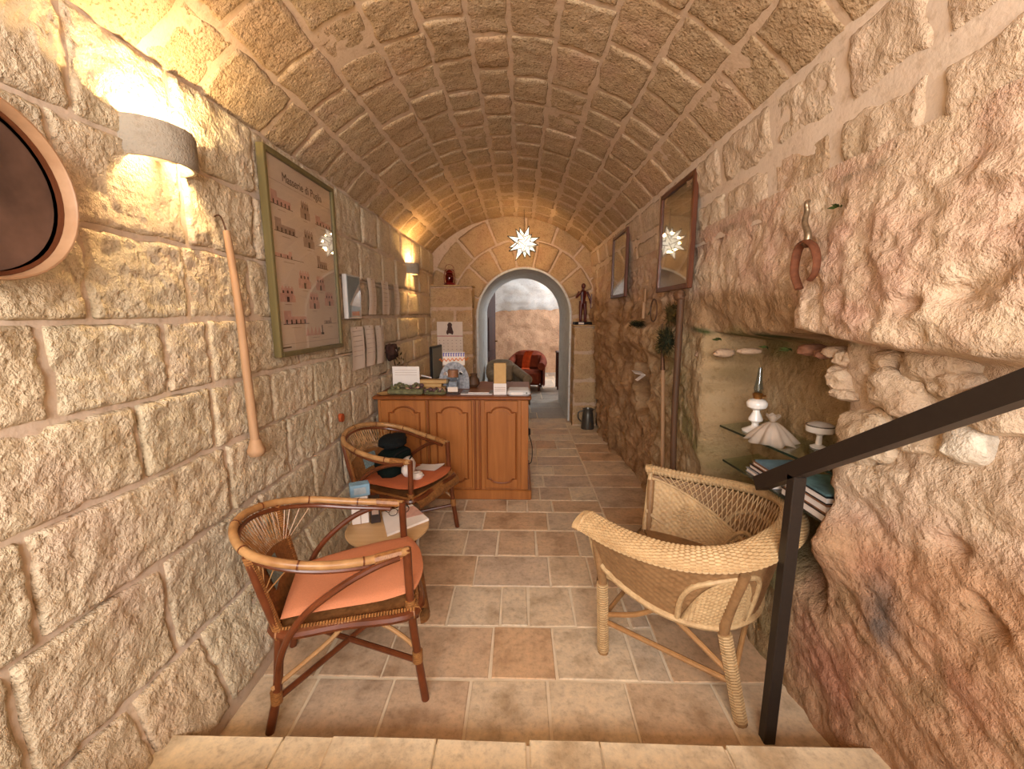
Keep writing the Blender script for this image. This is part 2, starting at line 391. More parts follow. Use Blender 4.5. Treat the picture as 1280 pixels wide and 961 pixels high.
def block(fn, u0, u1, v0, v1, thick, rough, res, mat, parent, name='stone_block', flip=False, fr=12., edge=.03, wob=.010, gap=.0):
    su = random.random()*90; u0 += gap; u1 -= gap; v0 += gap; v1 -= gap
    nu = max(4, int((u1-u0)/res)); nv = max(4, int((v1-v0)/res))
    U, V = np.meshgrid(np.linspace(u0, u1, nu+1), np.linspace(v0, v1, nv+1))
    d = np.minimum(np.minimum(U-u0, u1-U), np.minimum(V-v0, v1-V))
    e = sst(0, edge, d+.010*fbm(U*14+su, V*14, su, 2)*(d > 1e-6))
    e = np.where(d < 1e-6, 0, e)
    n = fbm(U*fr+su, V*fr, su*1.3, 5, .58); n2 = fbm(U*2.2+su, V*2.2, su*.7, 2)
    dep = -.006*(1-e)+e*(thick+rough*n+rough*.6*n2)
    Uw = U+wob*fbm(U*7+su, V*7, 3.3, 2); Vw = V+wob*fbm(U*7, V*7+su, 8.1, 2)
    P = np.stack(np.broadcast_arrays(*fn(Uw, Vw, dep)), -1)
    return npmesh(name, P, nu, nv, mat, parent, flip)

# ================================================================== SETTING
YB, YE = -1.75, 5.92          # back (left open as an assumed entrance) and far end of the vaulted corridor
def rand_cuts(a, b, lo, hi, pre=()):
    out = [a]+[p for p in pre if a < p < b]
    if not pre: out = [a]
    while out[-1] < b-lo*.8: out.append(out[-1]+random.uniform(lo, hi))
    out[-1] = b
    return out
# ---- floor
fl = G().box((-1.5, 1.10, -.12), (1.6, 6.05, -.004)).o('floor', 'grout'); struct(fl, 'stone tiled floor of the vaulted corridor')
def tile(x0, x1, y0, y1, z, mat, parent, name='floor_tile', h=.05, g=.0055):
    x0 += g; x1 -= g; y0 += g; y1 -= g; j = lambda: random.uniform(-.004, .004); dz = random.uniform(-.0015, .0015); c = .004
    A = [(x0+j(), y0+j()), (x1+j(), y0+j()), (x1+j(), y1+j()), (x0+j(), y1+j())]; cx, cy = (x0+x1)/2, (y0+y1)/2
    q = G(); vs = [(x, y, z-h) for x, y in A]+[(x, y, z+dz-c) for x, y in A]+[(x+(c if x < cx else -c), y+(c if y < cy else -c), z+dz) for x, y in A]
    q.add(vs, [[3, 2, 1, 0], [8, 9, 10, 11]]+[[r*4+k, r*4+(k+1) % 4, r*4+4+(k+1) % 4, r*4+4+k] for r in (0, 1) for k in range(4)])
    return q.o(name, mat, parent, sm=False)
rowsY = [1.16, 1.54, 1.845, 2.153, 2.455, 2.775, 3.056, 3.27]
rowpx = [(885, [290, 379, 482, 584, 687, 789, 905]), (816, [330, 410, 487, 615, 693, 789, 861]), (758, [400, 480, 563, 626, 660, 716, 780]), (714, [420, 505, 594, 687, 737, 790]),
         (679, [440, 520, 582, 622, 670, 722]), (651, [490, 551, 605, 685, 753]), (632, [500, 582, 634, 659, 690])]
STRIP = .64
for (py, pxs), ya, yb in zip(rowpx, rowsY, rowsY[1:]):
    xs = [-1.35]+[round(atZ(p, py).x, 3) for p in pxs]; xs = [x for x in xs if x < STRIP-.05 or ya < 1.3]
    if ya < 1.3: xs = xs+[1.3]
    else: xs = xs+[STRIP]
    for a, b in zip(xs, xs[1:]):
        if 1.5 < ya < 1.6 and .38 < a < .5:
            tile(a, b, ya, (ya+yb)/2, 0, 'floor_tile', fl); tile(a, b, (ya+yb)/2, yb, 0, 'floor_tile', fl)
        else: tile(a, b, ya, yb, 0, 'floor_tile', fl)
y = 3.27
while y < 6.0:
    h = random.uniform(.24, .31); y2 = min(y+h, 6.05); xs = rand_cuts(-1.35+random.uniform(-.1, .1), STRIP, .24, .46)
    for a, b in zip(xs, xs[1:]): tile(a, b, y, y2, 0, 'floor_tile', fl)
    y = y2
ys = rand_cuts(1.54, 6.05, .24, .42)
for a, b in zip(ys, ys[1:]): tile(STRIP, 1.28, a, b, 0, 'floor_tile', fl)
# ---- steps up to the assumed entrance
def step(n, z, y1, y0, joints):
    s = G().box((-1.5, y0, -.1), (1.6, y1-.012, z-.012)).o('floor_step' if n else 'floor_step', 'grout'); struct(s, 'stone step leading up to the assumed entrance' if n else 'lowest stone step at the foot of the stairs')
    xs = [-1.45]+joints+[1.55]
    for a, b in zip(xs, xs[1:]): tile(a, b, y0-.002, y1, z, 'step_slab', s, 'step_slab', min(z, .16), .003)
step(0, .17, 1.145, .86, [round(atZ(p, 940, .17).x, 3) for p in (343, 408, 544, 660, 753, 910)])
step(1, .34, .86, .58, [-.9, -.4, .1, .5, .95]); step(2, .51, .58, .30, [-.8, -.3, .25, .7]); step(3, .68, .30, -1.9, [-.7, 0., .7])
# ---- left wall
WL = -1.19
def leftfn(u, v, d):
    return (WL+.11*(1-sst(0, .5, v))**1.3+.006*pn(u*1.3, v*1.3, 2.)+d, u, v)
def surf_wall(name, fn, u0, u1, v0, v1, nu, nv, mat, flip, amp=.006, label=None, back=.25):
    U, V = np.meshgrid(np.linspace(u0, u1, nu+1), np.linspace(v0, v1, nv+1))
    P = np.stack(np.broadcast_arrays(*fn(U, V, amp*fbm(U*5, V*5, 1.7, 3))), -1)
    o = npmesh(name, P, nu, nv, mat, None, flip, cap=False); struct(o, label); return o
wl = surf_wall('wall_left', leftfn, YB, YE+.1, -.02, 2.36, 260, 80, 'mortar', True, .007, 'rough limestone block wall with wide mortar joints')
ZC = [.0, .35, .69, .98, 1.23, 1.48, 1.74, 2.02, 2.31]
pre = {7: [(93, 100), (222, 160), (318, 190)], 6: [(72, 180), (235, 260), (320, 270)], 5: [(112, 340), (238, 355), (318, 370)], 4: [(65, 460), (214, 447), (268, 445), (308, 440)],
       3: [(182, 555), (272, 525), (345, 500), (394, 480)], 2: [(40, 700), (290, 590), (365, 565)], 1: [(25, 870), (212, 740), (330, 640)], 0: [(165, 900), (250, 800)]}
for c in range(8):
    yy = sorted(atX(px, py, WL+.02).y for px, py in pre[c]); cuts = []
    y = yy[0]
    while y > YB: cuts.insert(0, y); y -= random.uniform(.4, .6)
    cuts.insert(0, YB); cuts += yy[1:]; y = cuts[-1]
    while y < YE-.25: y += random.uniform(.3, .55); cuts.append(y)
    cuts[-1] = YE
    for a, b in zip(cuts, cuts[1:]):
        if b < .35: res = .06
        elif a < 2.2: res = .0105
        elif a < 3.2: res = .016
        else: res = .026
        near = 1. if a < 3 else .5
        th = .014; rg = .0078
        block(leftfn, a+.004, b-.004, max(ZC[c], .05)+.004, ZC[c+1]-.004, th*random.uniform(.6, 1.1), rg*(.55+.45*near), res, 'wall_stone', wl, flip=True, edge=.012, fr=17, wob=.006)
# ---- vault
XCV, HV, RISE, ZS = -.125, 1.075, .48, 2.30
RV = (HV*HV+RISE*RISE)/(2*RISE); ZCV = ZS+RISE-RV; PHM = math.asin(HV/RV); SV = 2*PHM*RV
def vfn(u, v, d):
    ph = -PHM+np.asarray(v)/RV; return (XCV+(RV-d)*np.sin(ph), u, ZCV+(RV-d)*np.cos(ph))
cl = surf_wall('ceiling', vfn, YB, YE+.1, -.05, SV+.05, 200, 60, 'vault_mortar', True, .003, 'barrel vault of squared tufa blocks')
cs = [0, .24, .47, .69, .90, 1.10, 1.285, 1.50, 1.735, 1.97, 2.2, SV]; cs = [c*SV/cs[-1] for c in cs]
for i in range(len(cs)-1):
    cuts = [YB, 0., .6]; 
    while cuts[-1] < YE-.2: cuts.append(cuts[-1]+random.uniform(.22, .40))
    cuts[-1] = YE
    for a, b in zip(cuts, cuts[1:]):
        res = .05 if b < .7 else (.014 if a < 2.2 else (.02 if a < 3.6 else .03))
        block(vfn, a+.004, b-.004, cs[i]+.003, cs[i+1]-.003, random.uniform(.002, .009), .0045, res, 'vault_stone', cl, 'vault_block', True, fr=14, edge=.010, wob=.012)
# ---- right wall: living rock below, two courses of blocks above
def rockX(y, z):
    n1 = fbm(y*1.9+3, z*1.9, 4.2, 3); n2 = fbm(y*7, z*9, 1.1, 4, .6)
    zz = z+.03*n1; yy = y+.05*pn(y*4, z*4, 9.1)
    up = .985-.075*np.exp(-((yy-1.05)/.55)**2)*(1-sst(1.62, 1.93, zz))
    cut = (1-sst(1.50, 1.62, zz-.10*(yy-1.9)*0))*sst(1.48, 1.60, yy-.55*(zz-1.5))*(1-sst(2.3, 2.45, yy))
    up = up+.06*cut*(1-sst(1.38, 1.62, zz)*.6)
    niche = sst(1.38, 1.44, yy)*(1-sst(2.26, 2.38, yy))*sst(.40, .62, zz)
    pile = 1.085
    farw = 1.0+.085*(1-sst(0, 1.3, zz))
    lo = np.where(yy < 1.9, pile, farw); lo = lo*(1-sst(2.2, 2.45, yy))+farw*sst(2.2, 2.45, yy)
    lowrock = (1-sst(.66, .86, zz+.35*(yy-1.2)*0))*(1-sst(1.46, 1.62, yy)); lo = lo-.0*lowrock
    knob = np.exp(-(((yy-1.36)/.10)**2+((zz-.72)/.11)**2)); lo = lo-.075*knob
    lip = np.exp(-((zz-.98-.28*(1.3-yy))/.06)**2)*(1-sst(1.3, 1.45, yy)); lo = lo-.03*lip
    lo = lo+(1.27-lo)*niche
    ledge = sst(2.65, 2.85, yy)*(1-sst(3.9, 4.3, yy))*sst(1.18, 1.26, zz)*(1-sst(1.36, 1.50, zz)); lo = lo-.07*ledge
    rec = sst(3.28, 3.36, yy)*(1-sst(3.72, 3.80, yy))*sst(.62, .72, zz)*(1-sst(1.06, 1.12, zz)); lo = lo+.16*rec
    m = sst(1.395, 1.435, zz)
    X = lo*(1-m)+up*m
    diag = (1-sst(-.015, .02, zz-(1.37+.33*(5.35-yy))))*sst(4.35, 4.6, yy); X = X-.07*diag*(1-sst(5.3, 5.5, y))
    amp = 1.+.9*sst(2.4, 2.9, yy)
    strat = fbm(y*3+z*4.5, z*20-y*12, 2.2, 3)*(1-sst(.75, .95, zz))*(1-sst(1.5, 1.8, yy))
    crag = np.abs(fbm(y*3.5, z*6.5, 6.6, 4, .6))*(zz > 1.42)*(1-sst(1.5, 1.8, yy))
    X = X+amp*(.018*n1+.012*n2)+.007*strat+.004*fbm(y*24, z*26, 3.3, 2)+.030*crag*(1-sst(1.75, 1.9, zz))
    X = X+sst(2.5, 2.9, y)*(1-sst(1.6, 1.85, z))*(.035*np.abs(fbm(y*2.4, z*3.4, 8.8, 4, .55))-.01+.012*fbm(y*13, z*8, 4.4, 3))
    X = X+(.975-X)*sst(1.86, 1.93, z)
    # pockets in the rock
    for (py_, pz_, s_) in ((1.0, .93, .022), (.93, .83, .016), (.90, .79, .03), (.95, 1.545, .03), (1.05, 1.52, .025)):
        X = X+.05*np.exp(-(((y-py_)/(s_*1.3))**2+((z-pz_)/(s_*.7))**2))
    return X
Ys = np.concatenate([np.arange(YB, .45, .06), np.arange(.45, 2.6, .0115), np.arange(2.6, 4., .016), np.arange(4., 6.03, .028)])
Zs = np.arange(-.02, 1.96, .0125)
U, V = np.meshgrid(Ys, Zs); XR = rockX(U, V)
cz = lambda *c: np.array(desat(L(*c), .21, 1.02))
def blend(c, m, col): return c*(1-m[..., None])+col*m[..., None]
n1 = fbm(U*2.1, V*2.1, 5., 4); n3 = fbm(U*5, V*5, 7., 4, .6)
col = np.ones(U.shape+(3,))*cz(214, 176, 144)
col = blend(col, np.clip(n3*1.1, 0, .8), cz(226, 196, 160)); col = blend(col, np.clip(-n3*1.0, 0, .7), cz(198, 146, 122))
cutm = (1-sst(1.56, 1.64, V+.03*n1))*sst(1.50, 1.58, U-.55*(V-1.5)); col = blend(col, cutm*sst(1.40, 1.43, V), cz(176, 136, 92))  # browner stone of the cut, with part of its shade put into the colour
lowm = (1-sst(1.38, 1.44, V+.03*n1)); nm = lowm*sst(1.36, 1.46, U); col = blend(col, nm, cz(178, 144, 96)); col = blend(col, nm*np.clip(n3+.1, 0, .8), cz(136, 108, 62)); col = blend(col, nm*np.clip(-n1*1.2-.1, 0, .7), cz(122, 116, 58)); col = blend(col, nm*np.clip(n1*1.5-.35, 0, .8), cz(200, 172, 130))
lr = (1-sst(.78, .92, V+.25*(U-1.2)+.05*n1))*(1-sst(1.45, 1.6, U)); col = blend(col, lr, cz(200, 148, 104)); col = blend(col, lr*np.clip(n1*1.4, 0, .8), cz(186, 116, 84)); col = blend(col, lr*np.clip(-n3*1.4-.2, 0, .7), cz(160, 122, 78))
pm = (1-sst(1.36, 1.42, V))*sst(.86, .98, V+.28*(U-1.2))*(1-sst(1.36, 1.44, U)); col = blend(col, pm*.7, cz(220, 188, 154))
gm = lr*np.exp(-(((U-1.16)/.06)**2+((V-.60)/.13)**2))*np.clip(.6+n3*1.6, 0, 1); col = blend(col, gm, cz(112, 96, 88))
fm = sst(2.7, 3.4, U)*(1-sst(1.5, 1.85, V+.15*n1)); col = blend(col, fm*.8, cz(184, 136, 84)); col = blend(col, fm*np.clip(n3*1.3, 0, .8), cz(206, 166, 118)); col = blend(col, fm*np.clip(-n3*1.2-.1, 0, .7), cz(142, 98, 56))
gr = sst(2.3, 2.5, U)*(1-sst(3.2, 3.6, U))*lowm; col = blend(col, gr*np.clip(fbm(U*16, V*2.5, 3., 3)*1.2, 0, .7), cz(206, 178, 136))
mo = np.exp(-((V-1.405-.02*n1)/.016)**2)*sst(1.3, 1.5, U)*(1-sst(2.4, 2.6, U))*np.clip(.5+n3*2, 0, 1); col = blend(col, mo, cz(62, 78, 30))
mo2 = np.exp(-((V-1.90)/.012)**2)*sst(1.2, 1.3, U)*(1-sst(2.3, 2.5, U))*np.clip(n1*3-.1, 0, .9); col = blend(col, mo2, cz(70, 84, 40))
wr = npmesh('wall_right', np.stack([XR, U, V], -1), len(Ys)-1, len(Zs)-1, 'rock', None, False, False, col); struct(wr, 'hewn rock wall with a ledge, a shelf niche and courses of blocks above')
def rightfn(u, v, d): return (.985-.05*sst(1.95, 2.35, v)-d, u, v)
ru = npmesh('wall_right_upper', *(lambda U, V: (np.stack(np.broadcast_arrays(*rightfn(U, V, .004*fbm(U*5, V*5, 3., 3))), -1),))(*np.meshgrid(np.linspace(YB, YE+.1, 161), np.linspace(1.87, 2.37, 13))), 160, 12, 'mortar', None, False, False); struct(ru, 'upper courses of the rock-cut right wall')
for (za, zb, pj) in ((1.925, 2.085, [(1160, 125), (1036, 190), (959, 225), (903, 255)]), (2.095, 2.30, [(1175, 40), (1059, 90), (972, 150), (905, 205)])):
    yy = sorted(atX(px, py, .96).y for px, py in pj); cuts = [YB, -.9, -.2, .45]+yy; y = cuts[-1]
    while y < YE-.25: y += random.uniform(.35, .6); cuts.append(y)
    cuts[-1] = YE
    for a, b in zip(cuts, cuts[1:]):
        block(rightfn, a+.012, b-.012, za+.008, zb-.008, random.uniform(.006, .014), .009, .06 if b < .5 else (.013 if a < 2.6 else .03), 'right_stone', ru, edge=.03, wob=.012)
# boulders built into the rock below the ledge
def boulder(px, py, x, ry, rz, mat='boulder', seed=0, rx=.06, amp=.3, tilt=0.):
    c = atX(px, py, x); g = G().blob((0, 0, 0), (rx, ry, rz), seed, amp*.55, 1.5, 36, 24, 2.7); ca, sa = math.cos(tilt), math.sin(tilt)
    g.v = [(c.x+a, c.y+b*ca-d*sa, c.z+b*sa+d*ca) for a, b, d in g.v]; P = np.array(g.v); P[:, 0] += .010*fbm(P[:, 1]*16+seed, P[:, 2]*20, 2.2, 4, .6); g.v = [tuple(p) for p in P.tolist()]
    return g.o('boulder', mat, wr)
boulder(1062, 475, 1.105, .05, .05, seed=1); boulder(1065, 492, 1.105, .05, .025, seed=2); boulder(1068, 448, 1.11, .035, .03, seed=13)
boulder(1122, 452, 1.10, .045, .035, seed=3); boulder(1184, 452, 1.085, .085, .06, seed=4, tilt=-.35); boulder(1130, 490, 1.085, .095, .066, seed=5, tilt=.2)
boulder(1205, 480, 1.10, .06, .045, seed=6); boulder(1218, 556, 1.085, .05, .047, 'speckled_stone', 7, .05, .12); boulder(1088, 545, 1.09, .1, .085, seed=8, tilt=-.4)
boulder(1262, 512, 1.09, .085, .055, seed=9); boulder(1160, 545, 1.115, .07, .055, seed=10); boulder(1140, 600, 1.12, .1, .045, seed=12, tilt=-.3)
for k, (px, py, s_) in enumerate(((905, 441, .03), (935, 439, .02), (1014, 437, .03), (1034, 442, .026), (880, 442, .035), (1048, 440, .03))):
    boulder(px, py, 1.06 if px < 1000 else 1.09, s_, s_*.7, 'small_rock' if k not in (2, 3) else 'brick_red', 20+k, .05, .2)
# ---- end wall with the arched passage
AX, AR, AZ, Y0, Y1 = .05, .64, 1.475, 5.92, 7.45
def arch_pts(r, n=28): return [(AX-r, 0.)]+[(AX-r*math.cos(PI*k/n), AZ+r*math.sin(PI*k/n)) for k in range(n+1)]+[(AX+r, 0.)]
a_ = arch_pts(AR); N = len(a_)
def outer(p):
    x, z = p[0]-AX, max(p[1]-.9, 0); 
    if z <= 0: return (AX+math.copysign(2.3, x), 0.)
    k = min(2.3/max(abs(x), 1e-6), 2.4/max(z, 1e-6)); return (AX+x*k, .9+z*k)
b_ = [outer(p) for p in a_]
g = G(); vs = []
for yy in (Y0, Y1): vs += [(x, yy, z) for x, z in a_]+[(x, yy, z) for x, z in b_]
g.add(vs, [[i, i+1, N+i+1, N+i] for i in range(N-1)]+[[2*N+i+1, 2*N+i, 3*N+i, 3*N+i+1] for i in range(N-1)]+[[N+i, N+i+1, 3*N+i+1, 3*N+i] for i in range(N-1)])
we = g.o('wall_end', 'vault_mortar', sm=False); struct(we, 'end wall of stone voussoirs around an arched passage')
g = G(); nn = 20
P = []
for j in range(nn+1):
    yy = Y0-.02+(Y1-Y0+.02)*j/nn
    for i, (x, z) in enumerate(arch_pts(AR-.012)):
        e = .012*float(pn(x*3, yy*3, z*3)); P.append((x+e*(1 if x < AX else -1), yy, z))
g.add(P, [[j*N+i+1, j*N+i, (j+1)*N+i, (j+1)*N+i+1] for j in range(nn) for i in range(N-1)])
g.add([(x, Y0-.02, z) for x, z in arch_pts(AR-.012)]+[(x, Y0-.02, z) for x, z in arch_pts(AR+.012)]+[(x, Y0, z) for x, z in arch_pts(AR+.012)], [[i, i+1, N+i+1, N+i] for i in range(N-1)]+[[N+i, N+i+1, 2*N+i+1, 2*N+i] for i in range(N-1)])
g.o('arch_lining', 'whitewash', we)['label'] = 'whitewashed lining of the arched passage'
def polfn(u, v, d): return (AX+v*np.cos(u), Y0-d+0*u, AZ+v*np.sin(u))
def pblock(a0, a1, r0, r1, mat='end_stone', name='voussoir', th=.012):
    rm = (r0+r1)/2; fn = lambda u, v, d: polfn(u/rm, v, d)
    block(fn, a0*rm+.006, a1*rm-.006, r0, r1, th*random.uniform(.6, 1.3), .006, .025, mat, we, name, False, fr=8, edge=.02, wob=.008)
va = [0, .36, .72, 1.05, 1.38, 1.72, 2.05, 2.42, 2.78, PI]
for a, b in zip(va, va[1:]): pblock(a, b, AR+.014, AR+.365)
for a, b in zip([.12, .5, .86, 1.2, 1.55, 1.95, 2.3, 2.65], [.5, .86, 1.2, 1.55, 1.95, 2.3, 2.65, 3.0]): pblock(a, b, AR+.372, AR+.72, name='stone_block')
def endfn(u, v, d): return (u, Y0-d, v)
for x0, x1 in ((-1.25, AX-AR-.02), (AX+AR+.02, 1.05)):
    for za, zb in ((0, .3), (.3, .58), (.58, .88), (.88, 1.17), (1.17, 1.46)): block(endfn, x0, x1, za+.006, zb-.006, .01, .006, .03, 'end_stone', we, edge=.02, flip=False)
# projecting piers with ledges
def pier(x0, x1, ztop, cuts, label):
    p = G().box((x0+.012, 5.63, -.01), (x1-.012, Y0+.02, ztop-.02), .01).o('wall_pier', 'vault_mortar'); struct(p, label)
    fn = lambda u, v, d: (u, 5.635-d, v)
    for za, zb, xs in cuts:
        for a, b in zip(xs, xs[1:]): block(fn, a+.005, b-.005, za+.004, zb-.004, .010, .006, .025, 'end_stone', p, edge=.016)
    G().box((x0, 5.615, ztop-.022), (x1, Y0+.02, ztop), .006).o('ledge_slab', 'end_stone', p); sd = x1 if x1 < 0 else x0
    fs = lambda u, v, d: (sd+(-.012+d if x1 < 0 else .012-d), u, v)
    zz = [0, .4, .8, 1.2, ztop-.02]
    for a, b in zip(zz, zz[1:]):
        if b > a: block(fs, 5.64, 5.91, a+.006, b-.006, .004, .004, .03, 'end_stone', p, edge=.015, flip=(x1 < 0))
zl = atY(560, 356, 5.63).z; zr = atY(728, 406, 5.63).z
pier(-1.2, -.615, zl, [(.0, .32, [-1.2, -.85, -.615]), (.32, .64, [-1.2, -.98, -.615]), (.64, .95, [-1.2, -.8, -.615]), (.95, 1.26, [-1.2, -1.0, -.615]), (1.26, 1.57, [-1.2, -.86, -.615]), (1.57, zl-.02, [-1.2, -.615])], 'stone pier with a ledge left of the arch')
pier(.70, 1.05, zr, [(.0, .3, [.70, 1.05]), (.3, .62, [.70, 1.05]), (.62, 1.0, [.70, 1.05]), (1.0, zr-.02, [.70, 1.05])], 'stone pier with a ledge right of the arch')
# ---- far room
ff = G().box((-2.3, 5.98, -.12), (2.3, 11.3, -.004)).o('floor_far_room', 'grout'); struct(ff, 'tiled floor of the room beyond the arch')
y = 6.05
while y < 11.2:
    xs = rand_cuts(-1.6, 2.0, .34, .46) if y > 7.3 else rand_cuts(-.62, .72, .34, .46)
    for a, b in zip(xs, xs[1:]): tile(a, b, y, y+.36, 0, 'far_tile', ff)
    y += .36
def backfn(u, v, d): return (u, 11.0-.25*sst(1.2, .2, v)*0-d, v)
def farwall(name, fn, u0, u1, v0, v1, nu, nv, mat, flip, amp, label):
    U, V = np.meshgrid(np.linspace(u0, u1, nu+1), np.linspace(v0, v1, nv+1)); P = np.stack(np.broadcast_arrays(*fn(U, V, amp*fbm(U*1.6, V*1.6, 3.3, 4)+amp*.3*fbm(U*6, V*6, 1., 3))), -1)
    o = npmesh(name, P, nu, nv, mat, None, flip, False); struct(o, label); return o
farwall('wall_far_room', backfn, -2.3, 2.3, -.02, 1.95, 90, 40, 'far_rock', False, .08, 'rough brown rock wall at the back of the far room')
farwall('ceiling_far_room', lambda u, v, d: (u, 10.98-v-d*.0, 1.58+.07*u-.04*u*u+1.25*np.sin(np.clip(v/3.55, 0, 1)*PI*.62)-d), -2.3, 2.3, -.02, 3.56, 50, 50, 'whitewash', True, .06, 'whitewashed rough vault of the far room')
farwall('wall_far_room_left', lambda u, v, d: (-2.2+d, u, v), 7.3, 11.1, -.02, 3.1, 30, 20, 'far_rock', True, .05, 'rock side wall of the far room')
farwall('wall_far_room_right', lambda u, v, d: (2.2-d, u, v), 7.3, 11.1, -.02, 3.1, 30, 20, 'far_rock', False, .05, 'rock side wall of the far room')
# door leaf with arched top, swung into the far room
hx, hy, ang = -.585, 7.46, R(79)
out = [(0, 0), (.6, 0)]+[(.6-.6*(1-math.cos(PI/2*k/10)) if False else .6*math.cos(PI/2*(k/10)) , 0) for k in ()]
pts = [(0, 0.01), (.62, 0.01), (.62, AZ+.62)]+[(.62-.62*math.sin(PI/2*k/10), AZ+.62*math.cos(PI/2*k/10)) for k in range(1, 11)]
d1 = thing('door_1', 'dark brown arched door leaf standing open in the passage', 'door', (hx, hy, 0), ang); d1['kind'] = 'structure'; del d1['category']
G().poly([(x, 0, z) for x, z in pts], (0, .05, 0)).o('door_leaf', 'door_wood', d1, False, sm=False)
for z0, z1 in ((.15, .75), (.85, 1.45)): G().box((.1, -.012, z0), (.52, 0, z1), .008).o('door_panel', 'door_wood', d1, False)
G().tube([(.57, -.05, 1.0), (.57, 0, 1.0)], .012).o('door_knob', 'brass', d1, False)

# ================================================================== LIGHTS OF THE PLACE
def sconce(label, c, wdt, h, power, tint=WARM, loc_group='stone wall lamps'):
    """half-drum of pale stone, open above and below; c = centre on the wall"""
    t = thing('wall_lamp', label, 'lamp', (WL+.005, c[0], c[1]-h/2), 0, loc_group); r = wdt/2
    prof = [(r*.93, 0), (r, .012), (r, h-.01), (r*.97, h), (r*.86, h), (r*.84, h-.01), (r*.82, .012), (r*.86, 0), (r*.93, 0)]
    g = G().lathe(prof, (0, 0, 0), 28, -PI/2, PI/2); g.v = [(x*.86, y, z) for x, y, z in g.v]
    ends = []
    for a in (-1, 1): g.poly([(0, a*rr*1.0, z) for rr, z in prof[:-1]], (-.02, 0, 0))
    g.o('shade', 'sconce_stone', t, False)
    G().lathe([(.012, -.035), (.014, -.012), (.02, 0), (.024, .012), (.02, .03), (.0, .036)], (.06, 0, h*.45), 12).o('bulb', 'lamp_bulb', t, False)
    G().lathe([(0, -.04), (.014, -.04), (.014, -.01), (0, -.01)], (.06, 0, h*.45), 10).tube([(-.02, 0, h*.45-.03), (.06, 0, h*.45-.03)], .007).o('lamp_holder', 'white_ceramic', t, False)
    l = point('wall_lamp_light', (.075, 0, h*.66), power, tint, .025); l.parent = t
    return t
p1, p2 = atX(192, 186, WL+.06), atX(509, 337, WL+.05)
sconce('pale stone half-drum wall lamp between the sieve and the framed poster', (1.455, 2.03), .25, .112, 46)
sconce('small stone half-drum wall lamp above the pinned sheets near the arch', (4.62, 1.975), .25, .112, 46, (1, .60, .22))
# star lamp
sc = atY(655, 304, 5.45)
t = thing('star_lamp', 'glowing many-pointed glass star lamp hanging before the arch', 'lamp', sc)
def star_dirs():
    out = []
    for i in range(18):
        z = 1-2*(i+.5)/18; a = i*2.39996; q = math.sqrt(1-z*z); out.append(Vector((q*math.cos(a), z, q*math.sin(a))))
    return out
for i, d in enumerate(star_dirs()):
    if d.y > .75: continue
    a = d.orthogonal().normalized(); b = d.cross(a); ln = .19+.05*((i*7) % 5)/5; rb = .058
    base = [d*.055+(a*math.cos(PI/2*k)+b*math.sin(PI/2*k))*rb for k in range(4)]; tip = d*ln
    c = G().add(base+[tip], [[0, 1, 4], [1, 2, 4], [2, 3, 4], [3, 0, 4]]).o('star_point', 'star_glass', t, False, sm=False)
    e = G()
    for k in range(4): e.tube([base[k]*1.02, tip*1.01], .0042, 4)
    e.o('lead_came', 'black_metal', c, False, sm=False)
G().tube([(0, 0, .05), (0, 0, 2.765-sc.z)], .003, 6).o('cable', 'black_metal', t, False)
l = point('star_light', (0, -.02, 0), 60, (1, .58, .21), .12); l.parent = t

# ================================================================== DESK
DY, DX0, DX1, DZ = 3.27, -1.155, .095, .862
t = thing('reception_desk', 'brown wooden reception desk with three arched panels', 'desk', (-.53, 3.55, 0))
desk = t
G().box((DX0+.02, DY+.02, .06), (DX1-.03, DY+.72, DZ-.025), .004).o('carcass', 'desk_wood', t)
G().box((DX0, DY-.005, .0), (DX1, DY+.74, .085), .008).o('plinth', 'desk_wood', t)
G().box((DX0-.01, DY-.012, DZ-.028), (DX1-.005, DY+.76, DZ), .008).o('desktop', 'desk_wood_dark', t)
def xat(px): return atY(px, 560, DY).x
for (pa, pb, pl, pr) in ((478, 533, 488, 526), (538, 590, 547, 585), (606, 647, 609, 645)):
    xa, xb, xl, xr = xat(pa), xat(pb), xat(pl), xat(pr)
    d = G().box((xa, DY+.002, .10), (xb, DY+.025, DZ-.035), .004).o('door_panel', 'desk_wood', t)
    def cath(ins, top, bot):
        l, r = xl+ins, xr-ins; m = (l+r)/2; sh = (r-l)*.16; rr = (r-l)/2-sh; zt = top-ins
        pts = [(l, bot+ins+.03)]+[(l, zt-rr*.55)]+[(l+sh*.6, zt-rr*.55)]
        pts += [(m-rr*math.cos(PI*k/12), zt-rr*.55+rr*.55*math.sin(PI*k/12)) for k in range(13)]+[(r-sh*.6, zt-rr*.55), (r, zt-rr*.55), (r, bot+ins+.03)]
        pts += [(m+(r-m)*.75*math.cos(PI*k/8), bot+ins+.03-.035*math.sin(PI*k/8)) for k in range(9)]
        return pts
    G().tube([(x, DY-.001, z) for x, z in cath(0, DZ-.085, .15)], .0075, 6, True).o('moulding', 'desk_wood_dark', d)
    G().poly([(x, DY-.004, z) for x, z in cath(.03, DZ-.085, .15)], (0, .012, 0)).o('raised_panel', 'desk_wood', d, sm=False)
for px in (536, 594, 600): G().box((xat(px)-.008, DY-.004, .09), (xat(px)+.008, DY+.01, DZ-.03), .003).o('stile', 'desk_wood_dark', t)
G().box((xat(651), DY-.004, .09), (DX1-.028, DY+.02, DZ-.03), .004).o('corner_post', 'desk_wood', t)
G().box((DX1-.035, DY+.22, .48), (DX1-.005, DY+.27, .54), .008).o('socket', 'black_plastic', t)
